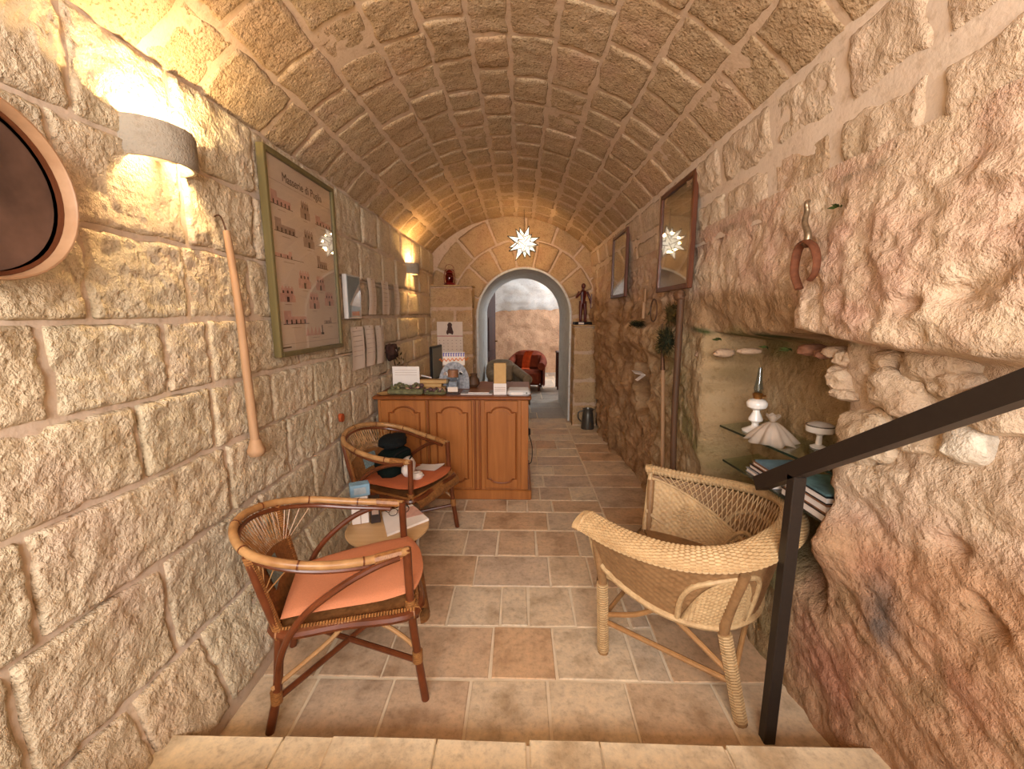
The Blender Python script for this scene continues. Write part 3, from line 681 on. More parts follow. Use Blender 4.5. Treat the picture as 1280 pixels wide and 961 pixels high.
G().tube(smooth([(DX1-.02, DY+.24, .49), (DX1+.01, DY+.24, .38), (DX1+.005, DY+.23, .25), (DX1-.03, DY+.24, .22)]), .004, 6).o('cable', 'black_plastic', t)
ZT = DZ+.001
def dk(px, py, Y): return atY(px, py, Y)
# shell basket with card
def shells(name, label, x0, x1, y0, y1, h, mats, n):
    t = thing(name, label, 'basket', ((x0+x1)/2, (y0+y1)/2, ZT))
    G().box((x0, y0, ZT), (x1, y1, ZT+h*.45), .01).o('tray', 'shell_green', t)
    for k in range(n):
        a, b = random.uniform(x0+.015, x1-.015), random.uniform(y0, y1-.01); r_ = random.uniform(.012, .022)
        G().blob((a, b, ZT+h*.4+random.uniform(0, h*.35)), (r_, r_, r_*.8), k, .2, 2, 8, 6).o('shell', random.choice(mats), t)
    return t
a, b = dk(485, 494, 3.34), dk(528, 475, 3.34); shells('shell_tray', 'mossy green tray heaped with shells under the white card', a.x, b.x, 3.32, 3.46, .1, ['shell_green', 'shell_pink', 'shell_green', 'shell_dark'], 34)
a, b = dk(530, 494, 3.34), dk(557, 483, 3.34); shells('shell_tray', 'low tray of dark shells beside the clear bottle', a.x, b.x, 3.32, 3.42, .05, ['shell_dark', 'shell_pink', 'shell_dark', 'shell_green'], 22)
a, b = dk(491, 474, 3.5), dk(524, 458, 3.5)
t = thing('white_card', 'white handwritten card standing behind the shells on the desk', 'card', (0, 3.5, ZT))
G().box((a.x, 3.498, ZT), (b.x, 3.503, b.z), .001).o('card_sheet', 'paper', t); G().poly([(a.x+.03, 3.503, ZT), (a.x+.03, 3.56, ZT), (a.x+.03, 3.503, b.z-.03)], (.01, 0, 0)).o('card_stand', 'paper', t)
for k in range(3): G().box((a.x+.02, 3.4965, b.z-.03-.02*k), (b.x-.02, 3.498, b.z-.032-.02*k)).o('writing', 'ink_grey', t)
a = dk(487, 491, 3.31); tag(G().lathe([(0, .0), (.035, 0), (.055, .012), (.057, .014), (.03, .006), (0, .006)], (a.x-.05, 3.33, ZT), 18).o('small_dish', 'kraft'), 'small tan dish at the wall end of the desk', 'dish')
# wooden slabs
for k, (px0, px1, z, c) in enumerate(((524, 556, 0, 'kraft'), (526, 552, .03, 'kraft'), (522, 560, .06, 'kraft'))):
    a, b = dk(px0, 480, 3.52), dk(px1, 480, 3.52)
    tag(G().box((a.x, 3.50+.01*k, ZT+z), (b.x, 3.60, ZT+z+.029), .004).o('paper_parcel', c), ('bottom', 'middle', 'top')[k]+' kraft paper parcel of the stack behind the dark shells', 'parcel', 'kraft parcels on the desk')
# clear bottle with brown cap
a, b = dk(559, 494, 3.36), dk(574, 460, 3.36); cx = (a.x+b.x)/2; wd = b.x-a.x
t = thing('clear_bottle', 'clear square bottle with brown cap on the desk front edge', 'bottle', (cx, 3.36, ZT)); hh = b.z-ZT
G().box((cx-wd/2, 3.33, ZT), (cx+wd/2, 3.39, ZT+hh*.66), .006).o('bottle_body', 'bluish_glass', t); G().box((cx-wd*.33, 3.34, ZT+.02), (cx+wd*.33, 3.38, ZT+hh*.5), .004).o('contents', 'grey_print', t)
G().lathe([(0, 0), (wd*.42, 0), (wd*.42, hh*.26), (0, hh*.26)], (cx, 3.36, ZT+hh*.67), 16).o('cap', 'brown_print', t); G().box((cx-wd*.4, 3.328, ZT+hh*.12), (cx+wd*.4, 3.331, ZT+hh*.3)).o('bottle_label', 'paper_warm', t)
# cut-out display with coloured lettering
yd = 3.62; a, b = dk(549, 478, yd), dk(586, 440, yd); cx = (a.x+b.x)/2; rw = (b.x-a.x)/2
t = thing('cutout_display', 'cardboard cut-out display with orange script above a grey town picture', 'display', (cx, yd, ZT))
zb_, zm, zt_ = ZT, dk(567, 452, yd).z, b.z
G().poly([(cx-rw, yd, zb_), (cx+rw, yd, zb_)]+[(cx+rw*math.cos(PI*k/16), yd, zb_+.06+(zm-zb_-.06)*math.sin(PI*k/16)) for k in range(17)], (0, .006, 0)).o('town_picture', 'grey_print', t, sm=False)
for k in range(22):
    q = random.uniform(.1, .9)*PI; rr_ = random.uniform(.2, .85); x = cx+rw*rr_*math.cos(q); z = zb_+.07+(zm-zb_-.09)*rr_*math.sin(q); s_ = random.uniform(.006, .016)
    G().poly([(x-s_, yd-.003, z), (x+s_, yd-.003, z), (x+s_, yd-.003, z+s_), (x, yd-.003, z+s_*2.2), (x-s_, yd-.003, z+s_)], (0, .003, 0)).o('house_print', random.choice(['ink_grey', 'white_ceramic', 'ink_blue', 'ink']), t, sm=False)
G().box((cx-rw*.72, yd+.002, zm-.03), (cx+rw*.72, yd+.007, zt_), .001).o('backing_card', 'paper_warm', t)
pts = [(cx-rw*.95+rw*1.9*k/24, yd-.002, zm+.012+.012*math.sin(k*1.9)+.012*k/24) for k in range(25)]; G().tube(smooth(pts, 3), .006, 6, flat=.6).o('script_lettering', 'orange_ink', t)
for k in range(9):
    x = cx-rw*.66+rw*1.32*k/8; G().box((x-.006, yd-.001, zt_-.038), (x+.005, yd+.002, zt_-.008)).box((x-.006, yd-.001, zt_-.012), (x+.011, yd+.002, zt_-.006)).o('letter', 'violet_ink', t, sm=False)
# monitor
my = 3.72; a, b = dk(540, 470, my), dk(553, 433, my)
t = thing('monitor', 'black computer monitor seen edge-on behind the parcels', 'monitor', (a.x, my, ZT), R(83))
G().box((-.02, -.012, .05), (.28, .012, b.z-ZT), .006).o('screen_housing', 'black_plastic', t, False); G().box((.0, -.015, .07), (.265, -.011, b.z-ZT-.02)).o('screen', 'screen', t, False)
G().tube([(.13, .02, .0), (.13, .02, .15)], .018).o('stand', 'black_plastic', t, False); G().lathe([(0, 0), (.09, 0), (.085, .012), (0, .012)], (.13, .02, 0)).o('stand_base', 'black_plastic', t, False)
a = dk(532, 470, 3.66); t = thing('pen_box', 'black desk box holding a white pen', 'box', (a.x, 3.66, ZT)); G().box((a.x-.06, 3.63, ZT), (a.x+.05, 3.7, ZT+.09), .006).o('box_body', 'black_plastic', t)
G().tube([(a.x-.03, 3.62, ZT+.115), (a.x+.06, 3.625, ZT+.094)], .006, 6).o('pen', 'white_plastic', t)
# leaflets
for k, (p0, p1, z, m_, lb) in enumerate(((577, 616, 0, 'grey_print', 'grey magazine lying flat on the desk'), (586, 612, .008, 'brown_print', 'brown booklet lying on the grey magazine'))):
    a, b = dk(p0, 490, 3.4), dk(p1, 490, 3.4); t = thing('magazine', lb, 'magazine', ((a.x+b.x)/2, 3.42, ZT+z)); G().box((a.x, 3.34+.02*k, ZT+z), (b.x, 3.52, ZT+z+.0075), .001).o('pages', 'paper', t); G().box((a.x-.001, 3.339+.02*k, ZT+z+.0071), (b.x+.001, 3.521, ZT+z+.0079)).o('cover', m_, t)
a, b = dk(617, 492, 3.34), dk(633, 454, 3.34); t = thing('leaflet_holder', 'upright clear holder of tan leaflets beside the white case', 'holder', ((a.x+b.x)/2, 3.36, ZT))
G().box((a.x+.003, 3.345, ZT+.004), (b.x-.003, 3.372, b.z), .002).o('leaflets', 'kraft', t); G().box((a.x, 3.336, ZT), (b.x, 3.342, ZT+(b.z-ZT)*.36), .001).o('front_card', 'paper', t); G().box((a.x, 3.375, ZT), (b.x, 3.379, b.z-.03)).box((a.x, 3.342, ZT), (b.x, 3.375, ZT+.003)).o('clear_back', 'bluish_glass', t)
for k in range(3): G().box((a.x+.008, 3.3352, ZT+.03+.014*k), (b.x-.008, 3.336, ZT+.034+.014*k)).o('printed_line', 'ink_grey', t)
a, b = dk(634, 494, 3.32), dk(663, 484, 3.32); t = thing('white_case', 'flat white plastic case on the corner of the desk', 'case', ((a.x+b.x)/2, 3.36, ZT)); G().box((a.x, 3.275, ZT), (b.x, 3.46, ZT+.045), .015).o('case_body', 'white_plastic', t); G().box((a.x+.03, 3.2735, ZT+.012), (b.x-.06, 3.2755, ZT+.034)).o('case_label', 'paper', t); G().tube([(b.x-.03, 3.272, ZT+.026), (b.x-.03, 3.278, ZT+.026)], .007).o('latch', 'pewter', t)
a = dk(592, 480, 3.7); tag(G().lathe([(0, 0), (.03, 0), (.055, .03), (.05, .07), (.03, .10), (.035, .12), (.028, .12), (.022, .1), (0, .08)], (a.x, 3.7, ZT), 16).o('brown_jug', 'dark_stick'), 'small dark brown jug at the back of the desk', 'jug')

# ================================================================== RATTAN ARMCHAIRS
def rattan_chair(label, loc, rz, cush):
    t = thing('rattan_armchair', label, 'chair', loc, rz, 'rattan armchairs along the block wall')
    half = [(.245, .21, .625), (.13, .245, .632), (.0, .265, .645), (-.14, .265, .672), (-.27, .215, .70), (-.345, .115, .722), (-.37, 0, .73)]
    hoop = smooth([(x, -y, z) for x, y, z in half]+[(x, y, z) for x, y, z in half[-2::-1]], 6)
    G().tube(hoop, .0155, 10).o('arm_rail', 'rattan_tan', t, False)
    G().tube([p+Vector((0, 0, -.026))-Vector((p.x*.03, p.y*.03, 0)) for p in hoop[3:-3]], .010, 8).o('inner_rail', 'rattan_dark', t, False)
    for k in range(8, len(hoop)-8, 9): G().tube([hoop[k]-(hoop[k+1]-hoop[k]).normalized()*.003, hoop[k]+(hoop[k+1]-hoop[k]).normalized()*.003], .0168, 10).o('cane_node', 'rattan_dark', t, False)
    for s in (-1, 1):
        G().tube(smooth([(.285, s*.242, 0), (.262, s*.23, .2), (.245, s*.22, .40), (.24, s*.21, .635)]), [.0155, .0165], 10).o('leg', 'rattan_dark', t, False)
        G().tube(smooth([(-.27, s*.215, 0), (-.235, s*.20, .16), (-.215, s*.19, .38)]), .016, 10).o('leg', 'rattan_dark', t, False)
        post = smooth([(-.215, s*.185, .36), (-.255, s*.205, .55), (-.285, s*.205, .70)]); p_ = G().tube(post, .014, 10).o('back_post', 'rattan_dark', t, False)
        w_ = G()
        for k in range(34):
            q = post[0].lerp(post[-1], .04+.92*k/33); w_.tube([q+Vector((0, 0, -.0035)), q+Vector((0, 0, .0035))], .0175, 8)
        w_.o('cane_wrapping', 'binding_cane', p_, False)
        G().tube(smooth([(-.235, s*.205, .14), (-.21, s*.215, .30), (-.13, s*.245, .45), (.0, s*.265, .555), (.12, s*.255, .605), (.21, s*.235, .618)]), .0125, 8).o('arm_brace', 'rattan_dark', t, False)
        G().tube(smooth([(-.25, s*.21, .17), (-.06, s*.15, .27), (.02, s*.13, .345)]), .009, 8).o('side_brace', 'stretcher_cane', t, False)
        G().tube(smooth([(.265, s*.231, .22), (.17, s*.19, .30), (.05, s*.12, .335)]), .009, 8).o('front_brace', 'stretcher_cane', t, False)
        for (x, y, z) in ((.262, .231, .19), (.243, .22, .405), (-.24, .203, .13)):
            b_ = G()
            for k in range(6): b_.tube([(x, s*y, z-.022+.008*k), (x, s*y, z-.0155+.008*k)], .0205, 10)
            b_.o('cane_binding', 'binding_cane', t, False)
        b_ = G()
        for k in range(12):
            q = hoop[2 if s < 0 else -3].lerp(hoop[6 if s < 0 else -7], k/11); b_.tube([q+Vector((-.004, 0, 0)), q+Vector((.004, 0, 0))], .0185, 8)
        b_.o('cane_binding', 'binding_cane', t, False)
    G().tube([(.262, -.23, .17), (-.24, .203, .12)], .0115, 8).o('stretcher', 'rattan_dark', t, False); G().tube([(.262, .23, .17), (-.24, -.203, .12)], .0115, 8).o('stretcher', 'rattan_dark', t, False)
    # woven back
    def back(u, v):
        a = -1.+2*u; y = a*(.185+.012*v); z = .37+.17*v+.035*(1-a*a)*v; x = -.205-.035*v-.045*(1-a*a)*(0.45+.55*v); return (x, y, z)
    G().weave(back, 68, 56, 34, 28, .0022).o('woven_back', 'rattan_weave', t, False)
    def patch(u, v): x, y, z = back(.34+.32*u, .45+.45*v); return (x+.006, y, z)
    G().weave(patch, 24, 24, 10, 8, .004).o('woven_patch', 'teal_weave', t, False)
    def hoop_at(y):
        return min((p for p in hoop if p.x < -.1), key=lambda p: abs(p.y-y))
    st = G()
    for k in range(33):
        u = k/32; a = Vector(back(u, 1)); 
        for dx in (-.03, .03): st.tube([a, hoop_at(a.y*1.2+dx)], .0022, 4)
    st.o('cane_strands', 'rattan_tan', t, False)
    # seat
    def seatxy(u, v):
        x = -.225+.50*u; w_ = .19+.055*u; return x, (-1+2*v)*w_
    def seat(u, v): x, y = seatxy(u, v); return (x, y, .375+.02*u)
    G().weave(seat, 40, 40, 20, 20, .002).o('seat', 'rattan_weave', t, False)
    ring = [(-.225, -.19, .372), (0, -.222, .38), (.26, -.245, .392), (.275, 0, .394), (.26, .245, .392), (0, .222, .38), (-.225, .19, .372), (-.24, 0, .37)]
    G().tube(smooth(ring, 5, True), .018, 8, True).o('seat_frame', 'rattan_dark', t, False)
    ap = G()
    for a, b, n in ((Vector(ring[0]), Vector(ring[2]), 46), (Vector(ring[4]), Vector(ring[6]), 46), (Vector(ring[2]), Vector(ring[4]), 46)):
        for k in range(n):
            q = a.lerp(b, (k+.5)/n); q.x += (.0165*(1-abs(2*(k+.5)/n-1)**2) if a.x > 0 and b.x > 0 else 0); dr = (b-a).normalized()*.0038; ap.tube([q-dr, q+dr], .0215, 8)
    ap.o('seat_wrapping', 'binding_cane', t, False)
    def roll(u, v): a = -PI*.55+v*PI*1.5; return (.283+.032*math.cos(a), (-1+2*u)*.235, .362+.034*math.sin(a))
    G().weave(roll, 90, 20, 44, 10, .002).o('front_roll', 'rattan_weave', t, False)
    # cushion
    def cshape(u, v, top):
        x, y = seatxy(.03+.99*u, .03+.94*v); e = min(1, (1-abs(2*u-1)**5)*1.0)*(1-abs(2*v-1)**6); rr = 1-.10*abs(2*v-1)**2.5*(u > .5)*(u-.5)*2
        sg = 1 if top else -1
        return (-.20+(x+.20)*rr*1.05, y*(1-.08*max(0, u-.72)*3), .418+.040*u+sg*.019*math.sqrt(max(e, 0))+.003*math.sin(u*7+v*5))
    G().grid(lambda u, v: cshape(u, v, True), 24, 24).grid(lambda u, v: cshape(1-u, v, False), 24, 24).o('cushion', cush, t, False)
    return t
rattan_chair('rattan armchair with orange cushion set before the round side table', (-.715, 1.585, 0), R(18), 'cushion')
FC = (-.80, 2.70, 0); FR = R(-22)
rattan_chair('rattan armchair with black bag on its cushion beside the desk', FC, FR, 'far_cushion')
def on_seat(x, y, z=0.): c, s = math.cos(FR), math.sin(FR); return Vector((FC[0]+x*c-y*s, FC[1]+x*s+y*c, .44+z))
p = on_seat(-.05, .0); t = thing('black_bag', 'black cloth bag leaning on the back of the far rattan armchair', 'bag', p, FR)
G().blob((0, 0, .085), (.085, .13, .09), 3, .10, 2, 20, 14, 3.5).o('bag_body', 'dark_green_cloth', t, False); G().tube(smooth([(.06, -.09, .14), (.075, -.05, .165), (.075, .05, .165), (.06, .09, .14)]), .008, 8).o('bag_strap', 'black_cloth', t, False)
tag(G().blob(on_seat(-.06, .01, .222), (.09, .12, .042), 9, .15, 2, 20, 12, 2.4).o('black_hat', 'black_cloth'), 'crumpled black knitted hat lying on the black bag', 'hat')
t = thing('white_pouch', 'round white cloth pouch beside the black bag', 'pouch', on_seat(.09, -.03, .01)); G().blob((0, 0, .065), (.045, .075, .068), 5, .12, 2, 18, 12).o('pouch_body', 'white_cloth', t, False); G().tube(smooth([(0, -.05, .1), (.02, 0, .135), (0, .05, .1)]), .005, 6).o('drawstring', 'black_cloth', t, False)
g = G().blob((0, 0, .025), (.04, .05, .026), 8, .3, 3, 16, 10); q = on_seat(.185, -.07, .02); g.v = [(x+q.x, y+q.y, z+q.z) for x, y, z in g.v]; tag(g.o('crumpled_tissue', 'white_cloth'), 'crumpled white tissue on the orange cushion', 'tissue')
def sheet(u, v): q = on_seat(.04+.19*u, .055+.135*v, .014+.03*u+.004*math.sin(4*u+3*v)); return q
g = G().grid(sheet, 10, 10).grid(lambda u, v: sheet(1-u, v)-Vector((0, 0, .003)), 10, 10); tag(g.o('paper_sheet', 'paper'), 'white paper sheet lying on the seat of the far armchair', 'paper')

# ================================================================== SIDE TABLE
TC = (-.69, 2.06); TZ = .405
t = thing('side_table', 'round wooden side table on a white wire base', 'table', (TC[0], TC[1], 0))
G().lathe([(0, -.018), (.205, -.018), (.212, -.012), (.212, -.004), (.207, 0), (0, 0)], (0, 0, TZ), 44).o('tabletop', 'table_wood', t, False)
for z, r_ in ((.006, .15), (TZ-.022, .17)): G().tube([(r_*math.cos(2*PI*k/36), r_*math.sin(2*PI*k/36), z) for k in range(36)], .005, 6, True).o('ring', 'wire', t, False)
for k in range(20):
    a = 2*PI*k/20; b = a+R(50)*(1 if k % 2 else -1); G().tube([(.15*math.cos(a), .15*math.sin(a), .006), (.17*math.cos(b), .17*math.sin(b), TZ-.022)], .0025, 5).o('wire', 'wire', t, False)
for k in range(3):
    a = 2*PI*k/3+R(-55); G().tube([(.155*math.cos(a), .155*math.sin(a), 0), (.165*math.cos(a), .165*math.sin(a), TZ-.018)], .011, 8).o('leg', 'rattan_dark', t, False)
ZTB = TZ+.0005
def quad_top(ps, z0, z1, mat, parent, name): return G().poly([(p[0], p[1], z0) for p in ps], (0, 0, z1-z0)).o(name, mat, parent, sm=False)
mp = [atZ(px, py, ZTB+.012) for px, py in ((477, 640), (484, 668), (536, 648), (515, 630))]; cm = sum(mp, Vector())/4
t = thing('open_magazine', 'white open magazine with a pinkish photo on the side table', 'magazine', (cm.x, cm.y, ZTB)); quad_top(mp, ZTB, ZTB+.012, 'paper', t, 'pages')
ip = [mp[0].lerp(mp[3], .45).lerp(mp[1].lerp(mp[2], .45), .12), mp[0].lerp(mp[3], .45).lerp(mp[1].lerp(mp[2], .45), .6), mp[3].lerp(mp[2], .7), mp[3].lerp(mp[2], .12)]
quad_top(ip, ZTB+.012, ZTB+.0128, 'ink_pink', t, 'photo'); 
g0 = mp[0].lerp(mp[2], .38); zg = ZTB+.014
t = thing('eyeglasses', 'pair of dark-rimmed eyeglasses lying on the open magazine', 'glasses', (g0.x, g0.y, zg), R(35))
for s in (-1, 1):
    rm = G().tube([(s*.032+.024*math.cos(2*PI*k/18), 0+.004*math.sin(2*PI*k/18), .02+.018*math.sin(2*PI*k/18)) for k in range(18)], .0018, 6, True).o('rim', 'black_plastic', t, False)
    G().poly([(s*.032+.022*math.cos(2*PI*k/14), .001, .02+.016*math.sin(2*PI*k/14)) for k in range(14)], (0, .001, 0)).o('lens', 'glass', rm, False, sm=False)
    G().tube(smooth([(s*.058, 0, .024), (s*.062, .04, .02), (s*.055, .10, .008), (s*.05, .125, .001)]), .0018, 6).o('temple', 'black_plastic', t, False)
G().tube(smooth([(-.009, 0, .024), (0, -.003, .028), (.009, 0, .024)]), .0018, 6).o('bridge', 'black_plastic', t, False)
bp = atZ(453, 652, ZTB)
t = thing('white_carton', 'upright white carton on the side table against the wall', 'box', (bp.x, bp.y, ZTB), R(20)); G().box((-.05, -.025, 0), (.035, .03, .15), .003).o('carton_body', 'paper', t, False); G().box((-.008, -.0265, .0), (-.004, -.0245, .15)).o('seam', 'ink_grey', t, False)
t = thing('dark_box', 'dark brown box standing beside the white carton', 'box', (bp.x+.075, bp.y+.005, ZTB), R(20)); G().box((-.03, -.02, 0), (.02, .04, .135), .003).o('box_body', 'dark_card', t, False); G().box((-.022, -.0215, .05), (.012, -.0195, .085)).o('box_label', 'ink_grey', t, False)
t = thing('blue_carton', 'pale blue carton lying on top of the white carton', 'box', (bp.x-.008, bp.y+.004, ZTB+.151), R(28)); G().box((-.048, -.03, 0), (.05, .03, .065), .003).o('carton_body', 'blue_card', t, False); G().box((-.03, -.0315, .015), (.03, -.0295, .05)).o('carton_print', 'ink_blue', t, False)

# ================================================================== WICKER TUB CHAIR
t = thing('wicker_tub_chair', 'light wicker tub chair with broad woven arms beside the handrail', 'chair', (.735, 1.745, 0), R(143))
def hoopc(s):  # s 0..1 around the back, left end to right end
    a = -PI*.5+PI*s; q = abs(2*s-1)
    return None
hp = smooth([(.30, .365, .665), (.12, .40, .655), (-.08, .40, .665), (-.25, .32, .69), (-.345, .16, .715), (-.37, 0, .72), (-.345, -.16, .715), (-.25, -.32, .69), (-.08, -.40, .665), (.12, -.40, .655), (.30, -.365, .665)], 12)
def hpt(s):
    f = s*(len(hp)-1); i = min(int(f), len(hp)-2); return hp[i].lerp(hp[i+1], f-i)
def hpn(s):
    e = .01; d = hpt(min(s+e, 1))-hpt(max(s-e, 0)); d.z = 0; d.normalize(); return Vector((d.y, -d.x, 0))*-1   # outward
if hpn(.5).x > 0:
    _h = hpn; hpn = lambda s: -_h(s)
def band(u, v):
    c = hpt(u); n = hpn(u); a = -PI*.95+2*PI*.95*v      # rolled arm: flattened tube, leaning outward
    return c+n*(.048*math.sin(a)+.008)+Vector((0, 0, .022*math.cos(a)-.016*math.sin(a)))
G().weave(band, 440, 132, 110, 44, .0036).o('arm_roll', 'wicker', t, False)
for s in (0, 1):
    c = hpt(s); g = G()
    for k in range(7): g.tube([band(s, .06+.88*j/16)*(1-.0)*1+Vector((0.004*k, 0, 0))*(1) for j in range(17)], .006-.0005*k, 6)
    g.blob(c+Vector((.006, 0, 0)), (.012, .046, .03), 3, .1, 2, 14, 8).o('roll_end', 'wicker', t, False)
def inner(s, v):   # tub wall, v 0 at seat, 1 at roll
    c = hpt(s); n = hpn(s); b = Vector((c.x*.82+.035, c.y*.70, .37)); return b.lerp(c-n*.012+Vector((0, 0, -.015)), v)
def wall_lo(s): # top of solid weave as fraction
    q = abs(2*s-1); return .30+.62*sst(.35, 1., q)
for (s0, s1) in ((0., .32), (.32, .68), (.68, 1.)):
    G().weave(lambda u, v: inner(s0+(s1-s0)*u, v*float(wall_lo(s0+(s1-s0)*u))), 112, 56, 28, 18, .0042).o('woven_side' if s0 != .32 else 'woven_back', 'wicker', t, False)
lat = G()
for k in range(64):
    s = .06+.88*k/63
    for d in (-.028, .028):
        s2 = min(max(s+d, 0), 1); lat.tube([inner(s, float(wall_lo(s))), inner(s2, 1.)], .0026, 5)
lat.o('open_lattice', 'wicker', t, False)
G().tube([inner(.01+.98*k/60, float(wall_lo(.01+.98*k/60))) for k in range(61)], .007, 6).o('lattice_rail', 'wicker', t, False)
for s in (0, 1): G().tube([inner(s, k/8) for k in range(9)]+[hpt(s)], .013, 8).o('front_post', 'wicker', t, False)
# diamond motif
for s in (.12, .88):
    g = G()
    for k in range(7):
        w_ = .055*(1-abs(k-3)/3.6); vv = .22+.07*k
        for j in range(int(6*w_/.055)+2): 
            q = inner(s+w_*(j/(int(6*w_/.055)+1)-.5)*1.2, vv*.9); g.blob(q-hpn(s)*.004, (.008, .008, .006), j, .1, 2, 6, 5)
    g.o('diamond_motif', 'wicker', t, False)
# arched pocket openings between back and sides
for s in (.30, .70):
    arc = [inner(s+.055*math.cos(PI*k/14), .04+.40*math.sin(PI*k/14))-hpn(s)*.006 for k in range(15)]; G().tube(arc, .010, 8).o('arch_rim', 'wicker', t, False)
    G().grid(lambda u, v: inner(s-.05+.10*u, .02+(.36*math.sin(PI*min(max(u, .02), .98)))*v)-hpn(s)*.004, 12, 6).o('arch_opening', 'wicker_brown', t, False)
# seat
def wseat(u, v):
    s = .0+1.*u; e = inner(s, 0); c = Vector((.10, 0, .375)); f = Vector((e.x, e.y, .372)); return c.lerp(f, v)
G().weave(wseat, 120, 24, 60, 12, .0022).add([(.29, .25, .371), (.29, -.25, .371), (.10, 0, .375)], [[0, 1, 2]]).o('seat', 'wicker_brown', t, False)
def front(u, v): return (.292+.008*math.sin(PI*v), -.255+.51*u, .385-.10*v*(.55+.45*abs(2*u-1)))
G().weave(front, 70, 14, 34, 8, .0024).o('front_apron', 'wicker_brown', t, False)
# outer apron under the arms
def apron(u, v):
    e = inner(u, 0); c = hpt(u); n = hpn(u); top = c+n*.004+Vector((0, 0, -.03)); bot = Vector((e.x, e.y, .33))+n*.03; bot.z = .34+.13*abs(2*u-1)**4; return top.lerp(bot, v)
G().weave(lambda u, v: apron(u, v), 240, 60, 80, 20, .0022).o('outer_apron', 'wicker_brown', t, False)
for s in (.30, .70):
    G().tube(smooth([apron(s-.085, .98), apron(s-.085, .62), apron(s-.07, .36), apron(s-.03, .24), apron(s+.03, .24), apron(s+.07, .36), apron(s+.085, .62), apron(s+.085, .98)], 5), .011, 8).o('apron_arch', 'wicker', t, False)
for s in (.30, .70):
    G().weave(lambda u, v: apron(s-.08+.16*u, .97-(.70*(1-abs(2*u-1)**3.2)+.02)*v)+hpn(s)*.006, 60, 72, 20, 24, .003).o('arched_panel', 'wicker', t, False)
G().tube([apron(k/50, 1.)for k in range(51)], .015, 8).o('seat_rail', 'wicker', t, False)
wl_ = [((.255, .255, 0), (.265, .27, .36), .66), ((.255, -.255, 0), (.265, -.27, .36), .66), ((-.30, .25, 0), (-.215, .24, .34), .66), ((-.30, -.25, 0), (-.215, -.24, .34), .66)]
for f, k_, zt in wl_:
    f = Vector(f); k_ = Vector(k_); sgn = 1 if f.y > 0 else -1
    path = smooth([f, f.lerp(k_, .5)+Vector((.0, 0, 0)), k_, Vector((k_.x*1.0-(.06 if k_.x < 0 else -.02), sgn*(.30 if k_.x < 0 else .335), .62))], 8)
    lg = G().tube(path, [.024, .018], 10).o('leg', 'wicker_brown', t, False); w_ = G(); n_ = 30
    for q in range(n_):
        a = f.lerp(k_, .05+.93*q/n_); d = (k_-f).normalized()*.0036; w_.tube([a-d, a+d], .0265, 8)
    w_.o('cane_wrapping', 'wicker', lg, False)
for s in (-1, 1):
    G().tube(smooth([(.258, s*.258, .19), (.12, s*.25, .25), (.02, s*.26, .335)]), .011, 8).o('brace', 'stretcher_cane', t, False); G().tube(smooth([(-.262, s*.246, .17), (-.14, s*.25, .25), (-.03, s*.27, .335)]), .011, 8).o('brace', 'stretcher_cane', t, False)
    G().tube([(.258, s*.258, .16), (-.265, s*.248, .15)], .011, 8).o('stretcher', 'stretcher_cane', t, False)
G().tube([(.258, -.258, .18), (.258, .258, .18)], .011, 8).o('stretcher', 'stretcher_cane', t, False); G().tube(smooth([(-.265, -.248, .2), (-.26, 0, .27), (-.265, .248, .2)]), .010, 8).o('stretcher', 'stretcher_cane', t, False)

# ================================================================== HANDRAIL
t = thing('handrail', 'dark square metal handrail on a post beside the steps', 'handrail', (.885, 1.30, 0))
ra, rb = Vector((.885, 1.50, .885)), Vector((.885, .05, 1.83)); dr = (rb-ra).normalized(); nr = Vector((0, -dr.z, dr.y)).normalized(); nr = nr if nr.z > 0 else -nr
vs = []
for q in (ra, rb):
    for sx, sn in ((-1, -1), (1, -1), (1, 1), (-1, 1)): vs.append(q+Vector((.02*sx, 0, 0))+nr*.025*sn)
G().add(vs, [[3, 2, 1, 0], [4, 5, 6, 7], [0, 1, 5, 4], [1, 2, 6, 5], [2, 3, 7, 6], [3, 0, 4, 7]]).o('rail', 'black_metal', t, sm=False)
zr_ = lambda y: ra.z+(ra.y-y)/(ra.y-rb.y)*(rb.z-ra.z)-.028
G().box((.865, 1.285, 0), (.905, 1.325, zr_(1.305)+.01), .003).o('post', 'black_metal', t)
G().box((.865, .12, .68), (.905, .16, zr_(.14)+.01), .003).o('post', 'black_metal', t)
G().tube([(.885, 1.503, .885), (.885, 1.509, .881)], .012, 8).o('end_cap', 'brass', t)

# ================================================================== LEFT WALL THINGS
def text_mesh(s, size, name, mat, parent, mtx):
    cu = bpy.data.curves.new('lettering', 'FONT'); cu.body = s; cu.size = size; cu.extrude = .0004; cu.align_x = 'CENTER'
    tmp = bpy.data.objects.new('tmp', cu); C.objects.link(tmp); bpy.context.view_layer.update()
    me = bpy.data.meshes.new_from_object(tmp.evaluated_get(bpy.context.evaluated_depsgraph_get())); bpy.data.objects.remove(tmp)
    me.transform(mtx); me.materials.clear(); me.materials.append(MATS[mat]); o = bpy.data.objects.new(name, me); C.objects.link(o); o.parent = parent; return o
from mathutils import Matrix
def wallmtx(x, y, z): # text on the left wall: reads toward +Y, faces +X
    return Matrix(((0, 0, 1, x), (1, 0, 0, y), (0, 1, 0, z), (0, 0, 0, 1)))
